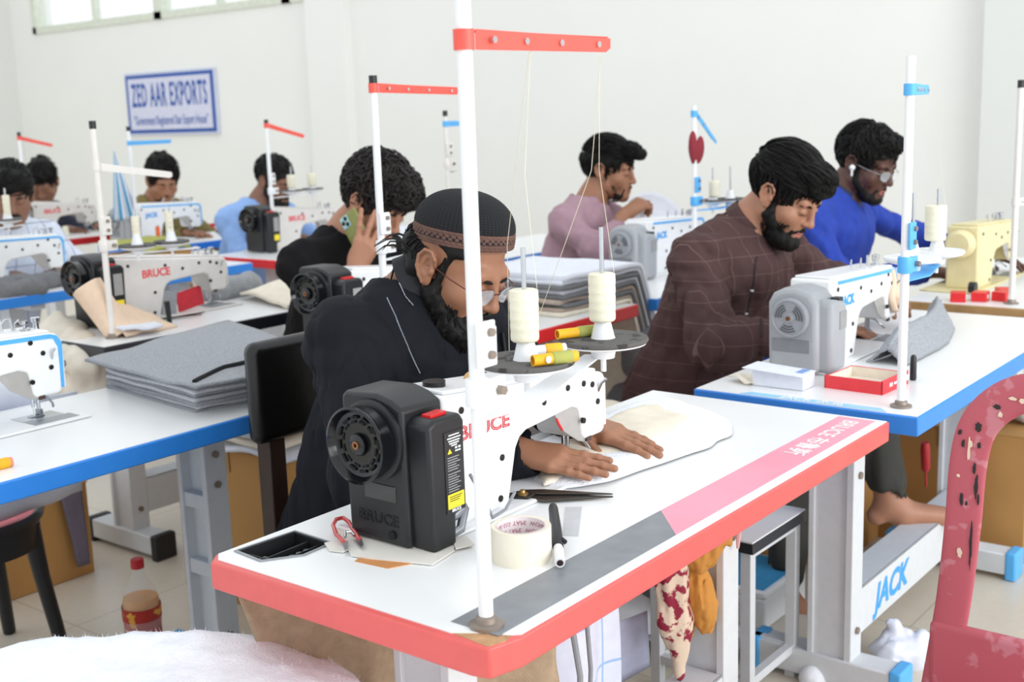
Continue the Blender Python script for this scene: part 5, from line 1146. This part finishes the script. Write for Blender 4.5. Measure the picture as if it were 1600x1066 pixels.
spool(.985+.09, 2.205-.024-.005, .245+.03, 'slim white thread cone beside the off-white pole on the black-edged table', r=.012, h=.07)
spool(.985+.20, 2.205-.024-.012, .245+.03, 'slim cream thread cone on the right tray of the black-edged table', r=.012, h=.075)
for k, (dx, c) in enumerate(((.045, 'e8703a'), (.075, 'ef8a4a'))):
    one('thread_spool', MB().lathe([(.010, 0), (.012, .004), (.011, .075), (.008, .08)], (2.60+dx*2.2, 4.36-.01*k, .02), n=16), mat('orange_thread_%s' % 'ab'[k], c, .8), ['orange thread spool left of its pair behind the off-white pole', 'light orange thread spool right of its pair behind the off-white pole'][k], 'thread spool')

# ---- red-edged table of the phone caller: layered pile on its right end
LAYM = [CREAM, WCLOTH, mat('taupe_fabric', 'b7a79a', .9, var=.1), BEIGE, WOOLD]
for k in range(9):
    z = .006+.0135*k; m = LAYM[(k*2+(k//3)) % 5 if k < 8 else 1]
    def lay(u, v, z=z, k=k):
        p = quad((1.86+.01*(k % 3), 1.24+.008*(k % 2), z), (2.50, 1.20, z), (2.52, 1.62, z), (1.88, 1.66, z))(u, v)
        x = p.x; over = max(0, x-(2.20+z*.6)); zz = p.z-over*1.35*(1+1.4*over)+.003*n1(p.x*1., p.y*1., 0, 60+k, 14); 
        return Vector((x-over*.45, p.y, zz))
    sheet('folded_cloth', lay, 40, 14, m, 'folded fabric layer in the pile hanging over the right end of the phone caller\'s table', 'fabric', thick=.0125 if k != 8 else .016, group='fabric layers in the hanging pile')
blob('cloth_bundle', lambda S: (S.rc((2.26, 1.16, -.20), (2.40, 1.30, -.16), .09, .10, .05), S.rc((2.30, 1.12, -.40), (2.38, 1.30, -.36), .12, .12, .06)), .012, (2.0, .95, -.6), (2.6, 1.5, 0.02), WOOLD, 'dark grey wool bundle below the hanging fabric pile', 'cloth', amp=.014, fr=(8, 8, 6), seed=70)
blob('cloth_bundle', lambda S: (S.rc((1.30, .80, -.36), (1.62, .92, -.30), .12, .14, .06), S.rc((1.35, .72, -.25), (1.55, .80, -.22), .07, .07, .05)), .012, (1.05, .5, -.55), (1.85, 1.15, -.05), CREAM, 'cream fabric heap between the front red-edged table and the brown kurta', 'cloth', amp=.012, fr=(9, 9, 6), seed=71)
# ---- around the table in front of the person in mauve
sheet('paper_sheet', lambda u, v: Vector((3.03+.33*u, 1.74-.05*u+.02*math.sin(v*3), .26-.12*v-.10*u*u+.035*math.sin(u*2.8))), 20, 10, WCLOTH, 'white sheet lifted by the person in mauve', 'cloth', thick=.001)
blob('hanging_cloth', lambda S: (S.el((2.650, 1.243, .468), (.019, .014, .058), None, .008), S.el((2.692, 1.243, .458), (.026, .013, .050), Matrix.Rotation(.25, 3, 'Y'), .010)), .004, (2.6, 1.2, .36), (2.75, 1.29, .56), mat('maroon_cloth', '8c2a36', .85), 'maroon cloth tied to the pole of the blue-armed stand', 'cloth', amp=.003, seed=61)
spool(2.67+.12, 1.25+.048-.06, .262+.03, 'thread cone on the stand in front of the person in mauve', r=.02, h=.055)
for k, x in enumerate((2.885, 3.015)):
    spool(x, 3.54, .262+.03, ['thread cone on the left tray in front of the person in light blue', 'thread cone on the right tray in front of the person in light blue'][k], r=.022, h=.06)
# ---- far left rows
spool(1.22+.14, 3.35+.03, .262+.03, 'slim cream thread cone in front of the face of the person in the checked shirt', r=.013, h=.075)
def stripe(u, v):
    x = 2.515+.035*u+(-.035+.145*u)*v; return Vector((x, 4.40+.05*u+.022*math.sin(u*16)*v, .485-.34*v))
sc3 = MB().grid(stripe, 61, 24); sc3.m = [1 if ((i % 60)//4) % 3 == 0 else 0 for i in range(len(sc3.f))]
one('striped_cloth', sc3, [WCLOTH, mat('stripe_blue', '4f9cc4', .9)], 'blue and white striped cloth hanging from a stand on the left', 'cloth', thick=.003, ang=0)
blob('cloth_bundle', lambda S: (S.rc((1.18, 3.36, .02), (1.42, 3.32, .025), .03, .04, .04), S.rc((1.20, 3.44, .03), (1.40, 3.42, .03), .035, .035, .04), S.rc((1.42, 3.40, .03), (1.62, 3.42, .03), .035, .03, .04)), .009, (1.05, 3.2, -.03), (1.75, 3.56, .10), WOOLD, 'dark grey wool heap in front of the person in the checked shirt', 'cloth', amp=.008, seed=80)
sheet('folded_cloth', rumple(quad((2.28, 3.95, .03), (2.58, 3.93, .03), (2.62, 4.20, .06), (2.30, 4.24, .06)), .015, 12, 81), 18, 14, mat('olive_green_cloth', 'a3a650', .9), 'olive green cloth lying behind the off-white machine', 'cloth', thick=.010)
one('basket', MB().box((2.26, 3.94, FLOOR), (2.58, 4.22, .012)), CARD, 'open carton under the olive green cloth', 'box', bev=.003)
for k in range(2):
    one('thread_spool', MB().lathe([(.018, 0), (.022, .004), (.017, .055), (.012, .058)], (2.72+.10*k, 5.40, .0), n=16), THREAD, ['cream cone at left beside the dark-haired person', 'cream cone at right beside the dark-haired person'][k], 'thread spool')
sheet('folded_cloth', rumple(quad((3.2, 4.36, .02), (3.75, 4.34, .02), (3.78, 4.66, .05), (3.3, 4.68, .04)), .015, 10, 83), 16, 14, WCLOTH, 'white cloth at the right end of the table in front of the person in olive', 'cloth', thick=.006)
sheet('folded_cloth', rumple(quad((3.02, 3.33, .012), (3.6, 3.31, .012), (3.62, 3.62, .05), (3.1, 3.64, .04)), .012, 10, 84), 16, 14, WCLOTH, 'white cloth on the table in front of the person in light blue', 'cloth', thick=.006)

# ---- seats
ch = T('chair', 'chair with black padded back and dark wooden legs behind the bearded sitter', 'chair', (.72, .93, FLOOR))
DWOOD = mat('dark_wood', '35231c', .45, var=.25, scale=18); PAD = mat('black_leatherette', '131110', .28, var=.2, scale=20, bump=.15, bscale=120)
P('backrest', MB().box((.535, 1.035, -.045), (.95, 1.078, .165)), PAD, ch, bev=.038, segs=5)
P('seat', MB().box((.50, .72, -.345), (.90, 1.04, -.305)), PAD, ch, bev=.015)
for lx, ly, zt_ in ((.595, 1.075, -.02), (.885, 1.075, -.02), (.55, .76, -.345), (.86, .76, -.345)):
    P('leg', MB().box((lx-.022, ly-.022, FLOOR), (lx+.022, ly+.018, zt_)), DWOOD, ch, bev=.004)
rs_ = T('stool', 'round stool with red seat and black legs under the left table', 'stool', (.385, 1.95, FLOOR))
P('seat_ring', MB().lathe([(.15, -.335), (.165, -.33), (.168, -.318), (.155, -.312), (.14, -.318)], (.385, 1.95, 0), n=48), BLACKP, rs_)
P('seat', MB().lathe([(.0, -.322), (.143, -.322), (.146, -.316), (.10, -.312), (.001, -.311)], (.385, 1.95, 0), n=48), mat('faded_red_seat', 'c95562', .45, var=.06), rs_)
P('apron', MB().lathe([(.146, -.40), (.152, -.40), (.156, -.33), (.150, -.33)], (.385, 1.95, 0), n=40, caps=False), BLACKP, rs_)
for k in range(4):
    a = PI/4+PI/2*k; d = Vector((math.cos(a), math.sin(a), 0)); c = Vector((.385, 1.95, 0))
    P('leg', MB().tube([c+d*.135+Vector((0, 0, -.35)), c+d*.15+Vector((0, 0, -.48)), c+d*.185+Vector((0, 0, FLOOR+.004))], [.024, .019, .016], 10), BLACKP, rs_)
# red plastic chair, foreground right
rc_ = T('plastic_chair', 'worn red plastic chair with black scuffs at the right edge', 'chair', (.93, -.42, FLOOR))
PLR = mat('worn_red_plastic', 'b85a66', .6, var=.14, scale=22, c2='c27a84', thr=.58)
def backf(t):   # centre line of the back hoop
    pts = [(.955, -.185, -.40), (.955, -.205, -.24), (.955, -.215, -.10), (.955, -.220, .02), (.955, -.238, .085), (.955, -.285, .130), (.955, -.35, .145), (.955, -.43, .145), (.955, -.495, .130), (.955, -.542, .085), (.955, -.56, .02), (.955, -.565, -.10), (.955, -.575, -.24), (.955, -.595, -.40)]
    s_ = t*(len(pts)-1); i = min(int(s_), len(pts)-2); f = s_-i
    g = lambda k: Vector(pts[max(0, min(len(pts)-1, k))])
    a, b, c, d = g(i-1), g(i), g(i+1), g(i+2)
    return .5*((2*b)+(c-a)*f+(2*a-5*b+4*c-d)*f*f+(3*b-a-3*c+d)*f**3)
def hoop(u, v):
    c = backf(v); tn = (backf(min(1, v+.01))-backf(max(0, v-.01))).normalized(); nx = Vector((1, 0, 0)); s_ = nx.cross(tn).normalized(); w2 = .0275+.004*math.sin(v*PI); a = 2*PI*u
    ca, sa = math.cos(a), math.sin(a); return c+s_*w2*math.copysign(abs(ca)**.6, ca)+nx*.008*math.copysign(abs(sa)**.6, sa)+Vector((.25*(-.4-c.z)*-.12, 0, 0))
P('back_frame', MB().grid(hoop, 20, 70, True), PLR, rc_, ang=0)
P('back_slat', MB().box((.952, -.36, -.30), (.964, -.335, .14)).box((.952, -.43, -.30), (.964, -.405, .14)), PLR, rc_, bev=.004)
P('lower_back', MB().box((.945, -.60, -.42), (.968, -.17, -.268)), PLR, rc_, bev=.02, segs=3)
P('seat', MB().grid(lambda u, v: Vector((.955-.40*u if False else .96-.42*u, -.60+.44*v, -.40+.012*math.cos((v-.5)*4)+.02*(u*u))), 14, 14), PLR, rc_, thick=.012)
for lx, ly in ((.93, -.58), (.93, -.20), (.57, -.58), (.57, -.20)):
    P('leg', MB().cyl((lx, ly, -.40), (lx+(.02 if lx > .8 else -.02), ly, FLOOR), .022, .014), PLR, rc_)
BS = mat('black_scuff', '2a2526', .7); WS = mat('cream_paint_drip', 'e2cdb6', .6)
rs = random.Random(8)
def scuff(mm, y, z, ly, lz, n=7, tilt=0., x=.9455):
    vs = []
    for k in range(n*2): a = 2*PI*k/(n*2); rr = .7+.5*rs.random(); vs.append((x+.25*(-.4-z)*-.12*1.0, y+ly*math.cos(a)*rr+tilt*lz*math.sin(a), z+lz*math.sin(a)*rr))
    m = MB(); m._a(vs, [tuple(range(len(vs)-1, -1, -1))]); P('black_scuff' if mm else 'paint_drip', m, BS if mm else WS, rc_, smooth=False, thick=.0008)
for y, z, ly, lz in ((-.235, .075, .005, .009), (-.212, .045, .003, .007), (-.2375, .045, .003, .005), (-.262, .112, .006, .004), (-.232, .005, .0028, .010), (-.236, -.025, .0030, .022), (-.2405, -.045, .0022, .010), (-.232, -.12, .0022, .045), (-.214, -.050, .0028, .012), (-.222, -.055, .002, .004), (-.206, .063, .003, .005)): scuff(1, y, z, ly, lz)
for y, z, ly, lz in ((-.27, -.285, .022, .006), (-.235, -.295, .02, .007), (-.30, -.315, .018, .006), (-.215, -.305, .02, .005), (-.33, -.29, .010, .004)): scuff(1, y, z, ly, lz, x=.9435)
for y, z, ly, lz in ((-.222, .035, .0022, .020), (-.224, .045, .004, .006), (-.268, .100, .004, .005), (-.285, .128, .006, .003), (-.30, .126, .005, .004), (-.207, -.01, .003, .003), (-.215, -.14, .004, .010)): scuff(0, y, z, ly, lz)

# ---- under and between the tables
def carton(x0, y0, x1, y1, z0, z1, label, rz=0.):
    t = T('cardboard_box', label, 'box', ((x0+x1)/2, (y0+y1)/2, z0)); R_ = Matrix.Rotation(rz, 3, 'Z'); c = ((x0+x1)/2, (y0+y1)/2, z0)
    P('box_body', MB().box((x0, y0, z0), (x1, y1, z1), R_, c), CARD, t, bev=.004)
    P('flap', MB().box((x0-.002, y0-.002, z1-.002), (x1+.002, (y0+y1)/2-.003, z1+.002), R_, c).box((x0-.002, (y0+y1)/2+.003, z1-.002), (x1+.002, y1+.002, z1+.002), R_, c), CARD, t, smooth=False)
    P('packing_tape', MB().box((x0-.003, (y0+y1)/2-.025, z1-.06), (x0-.001, (y0+y1)/2+.025, z1)).box((x0-.003, (y0+y1)/2-.025, z1+.002), (x1, (y0+y1)/2+.025, z1+.003)) if not rz else MB().box((x0, (y0+y1)/2-.025, z1+.002), (x1, (y0+y1)/2+.025, z1+.003), R_, c), mat('packing_tape', 'a8834f', .3), t, smooth=False)
    return t
carton(.98, 1.52, 1.42, 1.95, FLOOR, -.26, 'tall brown carton with torn flaps behind the dark wooden chair leg')
carton(.45, 2.28, .90, 2.60, FLOOR, -.42, 'brown carton on the floor behind the red stool')
carton(2.10, .48, 2.50, .80, FLOOR, -.40, 'brown carton under the grey-covered machine table behind the bare foot')
carton(2.42, .06, 2.75, .50, FLOOR, -.33, 'brown carton with a white roll on it right of the table legs')
one('purple_cloth', MB().grid(rumple(quad((.80, 2.262, -.40), (.87, 2.262, -.40), (.87, 2.25, -.66), (.83, 2.25, -.66)), .012, 14, 90), 8, 14), mat('mauve_grey_cloth', '6f6777', .9), 'mauve grey cloth hanging over the carton behind the red stool', 'cloth', thick=.006, ang=0)
for k in range(7):
    def pl(u, v, k=k):
        p = quad((.93, 1.45+.012*k, -.23+.026*k), (1.45, 1.43+.01*k, -.24+.026*k), (1.50, 1.86, -.24+.026*k), (.95, 1.88, -.23+.026*k))(u, v)
        return p+Vector((0, 0, .010*n1(p.x, p.y, k*.7, 91+k, 7)-.03*max(0, .3-u)))
    sheet('folded_cloth', pl, 20, 12, [WCLOTH, CREAM, mat('taupe_fabric', 'b7a79a', .9, var=.1)][k % 3], 'loose folded fabric layer on the tall carton behind the chair', 'fabric', thick=.012, group='loose fabric layers on the tall carton')
# bottle
bt = T('drink_bottle', 'clear plastic bottle with red cap and orange drink on the floor', 'bottle', (.60, 1.60, FLOOR))
PET = mat('clear_plastic', 'eef3f4', .05, alpha=.20, spec=.8)
P('bottle_body', MB().lathe([(.030, 0), (.040, .006), (.043, .03), (.043, .10), (.046, .13), (.045, .17), (.036, .205), (.018, .235), (.0135, .245), (.0135, .262)], (.60, 1.60, FLOOR), n=32), PET, bt)
P('drink', MB().lathe([(.038, .004), (.0415, .02), (.0415, .12), (.043, .16), (.0405, .185)], (.60, 1.60, FLOOR), n=32), mat('orange_drink', 'e2992c', .2), bt)
P('bottle_label', MB().lathe([(.0436, .035), (.0436, .12), (.0462, .135), (.0462, .165)], (.60, 1.60, FLOOR), n=32, caps=False), mat('label_red', 'b32a1f', .4, c2='e0a23a', thr=.58, scale=22), bt)
P('bottle_cap', MB().lathe([(.0155, .258), (.0155, .279), (.013, .281)], (.60, 1.60, FLOOR), n=24), mat('cap_red', 'c4242c', .4), bt)
# big white batting, foreground left
def bat(u, v):
    a = 2*PI*u; k = 1-v
    base = quad((-.75, -.05, 0), (.13, .22, 0), (.16, .62, 0), (-.60, 1.20, 0)); c = abs(math.cos(a))**.7*math.copysign(1, math.cos(a)); s_ = abs(math.sin(a))**.7*math.copysign(1, math.sin(a))
    p = base(.5+.5*c*k, .5+.5*s_*k); e = min(1, v/.3)**.5
    return Vector((p.x+.012*n1(p.x, p.y, 0, 100, 16), p.y+.012*n1(p.x, p.y, 0, 101, 16), -.205+.080*e+.012*n1(p.x, p.y, 0, 102, 7)*e+.004*n1(p.x, p.y, 0, 103, 40)))
bp = one('batting_pile', MB().grid(bat, 120, 40, True), BATT, 'large heap of fluffy white batting in the left foreground', 'batting', ang=0)
fz = MB(); rs = random.Random(5)
for k in range(1500):
    u = rs.random(); v = rs.random()*.35; p = bat(u, v); d = Vector((rs.uniform(-1, 1), rs.uniform(-1, 1), rs.uniform(.1, 1.2))).normalized()*rs.uniform(.003, .010)
    e = d.cross(Vector((0, 0, 1))).normalized()*.0004; fz._a([p-e, p+e, p+d], [(0, 1, 2)])
P('loose_fibres', fz, BATT, bp, smooth=False)
bp['x'] = 0; del bp['x']
fb = T('sack_stack', 'stack of wrapped white batting bales supporting the fluffy heap', 'bale', (-.3, .5, FLOOR))
P('bale', MB().box((-.62, .15, FLOOR), (.02, .90, -.215)), WCLOTH, fb, bev=.03, segs=3)
# linen hanging under the front table
def lin_(u, v):
    x = .055+.40*u+.03*math.sin(v*2); y = .50-.22*u*1.0-.06*v*(1-u); z = -.06-.48*v
    return Vector((x+.02*n1(u, v, 0, 110, 4), y+.018*math.sin(u*17+v*2)*(.25+v)+.008*n1(u*3, v*3, 0, 111, 3), z))
sheet('hanging_cloth', lin_, 60, 30, LINEN, 'brown linen cloth hanging under the left end of the front table', 'cloth', thick=.003)
LUN = lines_mat('blue_checked_cotton', 'd7dcec', '9dbbe0', .105, .0055, (0, 2), .9, off=.2)
def lun(u, v):
    x = .27+.47*u; y = .33+.10*(1-u)-.02*math.sin(u*3); z = -.16-.52*v
    return Vector((x+.012*v*math.sin(u*5), y+.030*math.sin(u*15+.6*v)*(.3+v)-.10*v*(1-v), z))
sheet('checked_cloth', lun, 60, 30, LUN, 'pale blue checked cloth hanging below the front table', 'cloth', thick=.002)
one('cable', MB().tube([(.33, .14, -.06), (.335, .12, -.20), (.325, .12, -.40), (.32, .14, FLOOR+.01)], .0045), mat('grey_cable', '8b8d92', .5), 'grey cable hanging straight under the front table', 'cable')
one('cable', MB().tube([(.375, .14, -.06), (.362, .12, -.20), (.345, .12, -.42), (.34, .16, FLOOR+.01)], .0035), mat('grey_cable', '8b8d92', .5), 'second grey cable slanting left under the front table', 'cable')
one('wood_block', MB().box((.44, .03, -.062), (.52, .055, -.041)), FRAME, 'small white bracket block under the red table edge', 'bracket', bev=.001)
# cloths tied at the right leg
FLO = mat('floral_cloth', 'dcc7b0', .85, c2='8e1f3a', thr=.52, scale=34)
blob('hanging_cloth', lambda S: (S.chain([(.83, .275, -.08), (.845, .275, -.22), (.855, .27, -.34), (.862, .265, -.45)], [.022, .026, .032, .016], .02)), .006, (.75, .15, -.55), (1.02, .38, -.04), FLO, 'crimson floral cloth hanging by the white table leg', 'cloth', amp=.009, fr=(26, 26, 5), seed=120)
OCH = mat('ochre_cloth', 'c78a3e', .85, var=.10, scale=8)
blob('hanging_cloth', lambda S: (S.chain([(.90, .215, -.17), (.895, .25, -.20), (.90, .285, -.24)], [.038, .050, .036], .015), S.chain([(.905, .285, -.22), (.90, .285, -.30), (.905, .275, -.37), (.91, .272, -.405)], [.026, .022, .016, .007], .008), S.chain([(.90, .255, -.26), (.905, .235, -.32), (.905, .235, -.36)], [.030, .028, .018], .010), S.rc((.90, .24, -.14), (.91, .20, -.15), .028, .022, .015)), .004, (.82, .14, -.47), (.98, .36, -.06), OCH, 'ochre cloth knotted around the white table leg', 'cloth', amp=.0075, fr=(45, 45, 16), seed=121)
one('cloth_strip', MB().tube([(.955, .198, -.05), (.957, .196, -.12), (.965, .195, -.18), (.963, .196, -.22)], [.008, .010, .007, .003]), mat('pink_strip', 'd9a8a8', .85), 'pink cloth strip tied high on the white table leg', 'cloth')
# small white side table
sd = T('side_table', 'small white side table with dark edge under the front table', 'table', (1.33, .42, FLOOR))
P('tabletop', MB().box((1.20, .285, -.305), (1.46, .55, -.301)), LAM, sd, smooth=False)
P('edge_band', MB().box((1.198, .283, -.328), (1.462, .552, -.3045)), BLACKE, sd, bev=.001)
for lx, ly in ((1.22, .305), (1.44, .305), (1.22, .53), (1.44, .53)): P('leg', MB().box((lx-.012, ly-.012, FLOOR), (lx+.012, ly+.012, -.328)), FRAME, sd, bev=.001)
for lo_, hi_ in (((1.22, .295, FLOOR+.06), (1.44, .315, FLOOR+.08)), ((1.22, .52, FLOOR+.06), (1.44, .54, FLOOR+.08)), ((1.21, .305, FLOOR+.06), (1.23, .53, FLOOR+.08)), ((1.43, .305, FLOOR+.06), (1.45, .53, FLOOR+.08)), ((1.22, .295, -.345), (1.44, .315, -.328))): P('stretcher', MB().box(lo_, hi_), FRAME, sd, bev=.001)
# papers, bags, pedal
def flatp(name, pts, m, label, cat='paper', z=FLOOR+.001, th_=.002):
    return one(name, MB().prism(pts, 2, z, z+th_), m, label, cat, smooth=False)
p1 = flatp('instruction_sheet', [(1.28, .52), (1.47, .42), (1.56, .56), (1.37, .66)], mat('newsprint', 'd3d0cd', .8), 'printed paper sheet on the floor between the side table legs', z=FLOOR+.03)
for k in range(7): P('print_line', MB().box((1.35, .50+.018*k, FLOOR+.0322), (1.35+.10-.01*(k % 3), .504+.018*k, FLOOR+.0328), Matrix.Rotation(-.5, 3, 'Z'), (1.41, .54, FLOOR+.03)), mat('print_grey', '77757a', .7), p1, smooth=False)
flatp('paper', [(1.30, .66), (1.52, .58), (1.66, .74), (1.42, .86)], PAPER, 'plain white paper on the floor behind the printed sheet', z=FLOOR+.045)
sheet('paper', rumple(quad((.70, .52, -.38), (.86, .44, -.40), (.93, .50, -.62), (.78, .58, -.64)), .01, 6, 130), 10, 10, mat('lilac_paper', 'c9cde6', .8), 'pale lilac paper standing in the rubbish under the front table', 'paper')
sheet('paper', rumple(quad((.80, .38, -.36), (.90, .36, -.36), (.94, .38, -.50), (.84, .40, -.51)), .006, 8, 131), 8, 8, mat('lilac_paper', 'c9cde6', .8), 'small pale lilac paper beside the crimson floral cloth', 'paper')
blob('cloth_bundle', lambda S: (S.rc((.72, .58, -.62), (1.02, .66, -.60), .10, .11, .06), S.rc((.80, .72, -.50), (1.0, .76, -.45), .10, .10, .06)), .012, (.5, .4, FLOOR-.02), (1.25, .95, -.25), mat('mixed_scraps', '8d8275', .9, c2='45403e', thr=.52, scale=9), 'heap of mixed fabric scraps under the front table', 'cloth', amp=.02, fr=(10, 10, 9), seed=132)
blob('wool_piece', lambda S: S.rc((1.52, .66, FLOOR+.06), (1.66, .80, FLOOR+.06), .05, .06, .04), .010, (1.35, .5, FLOOR), (1.85, .98, -.52), WOOLD, 'dark grey wool scrap on the floor behind the side table', 'fabric', amp=.012, fr=(12, 12, 10), seed=133)
tb_ = T('tray_box', 'white tray with blue lining on the floor by the side table', 'tray', (1.72, .56, FLOOR))
P('tray_wall', MB().box((1.62, .46, FLOOR+.08), (1.86, .68, FLOOR+.10)).box((1.62, .46, FLOOR+.0), (1.86, .68, FLOOR+.08)), WHITE, tb_, bev=.006)
P('blue_mat', MB().box((1.632, .472, FLOOR+.1), (1.848, .668, FLOOR+.103)), mat('mat_blue', '3f93c4', .6), tb_, smooth=False)
blob('plastic_bag', lambda S: (S.rc((1.60, .13, FLOOR+.03), (1.68, .06, FLOOR+.03), .045, .045, .04), S.rc((1.64, .13, FLOOR+.06), (1.62, .14, FLOOR+.10), .03, .012, .03)), .006, (1.48, -.06, FLOOR-.01), (1.82, .26, -.52), mat('white_plastic_film', 'dcdfea', .3, var=.03), 'crumpled white plastic bag on the floor right of the blue foot cap', 'bag', amp=.010, fr=(24, 24, 20), seed=134)
blob('batting_scrap', lambda S: S.rc((1.42, .25, FLOOR+.015), (1.52, .20, FLOOR+.012), .03, .025, .02), .006, (1.33, .12, FLOOR-.01), (1.62, .34, -.63), BATT, 'white batting scrap on the floor near the table column', 'batting', amp=.006, seed=135)
one('screwdriver', MB().lathe([(.010, 0), (.013, .02), (.012, .075), (.007, .085), (.003, .087), (.003, .13)], (2.13, .248, -.30), (.15, 0, -1), 14), mat('red_handle', 'a31f26', .4), 'red screwdriver hanging beside the far table leg', 'screwdriver')
for k, (dx, c, lab) in enumerate(((0, 'grey_cable', 'grey cable hanging behind the wide table column'), (.022, 'white_cable', 'white cable looping beside the wide table column'))):
    one('cable', MB().tube([(1.72+dx, .33, -.05), (1.70+dx, .32, -.25), (1.66-dx, .31, -.45), (1.64, .32, FLOOR+.02)], .005), mat(c, 'a9a9a6' if k == 0 else 'c9c8c2', .5), lab, 'cable')
blob('wool_piece', lambda S: S.rc((2.50, .16, -.25), (2.66, .40, -.24), .045, .05, .03), .009, (2.38, .05, -.33), (2.8, .52, -.12), WOOLG, 'grey wool roll lying on the carton at the right', 'fabric', amp=.004, seed=136)
blob('cloth_bundle', lambda S: (S.rc((2.56, .10, -.285), (2.75, .38, -.28), .04, .05, .03), S.rc((2.55, .045, -.33), (2.72, .045, -.42), .03, .025, .03)), .009, (2.4, -.05, -.5), (2.95, .55, -.18), WCLOTH, 'white cloth roll draped over the carton at the right', 'cloth', amp=.005, seed=137)
blob('cloth_bundle', lambda S: S.rc((2.42, .30, -.12), (2.62, .36, -.12), .05, .05, .03), .01, (2.3, .2, -.22), (2.8, .5, -.02), mat('black_wool', '1d1e22', .9), 'black cloth tucked under the tan-edged table end', 'cloth', amp=.006, seed=138)
# ---------------------------------------------------------------- lift the whole place so that the floor is at zero
for o in list(SC.objects):
    if o.parent is None: o.location.z += -FLOOR
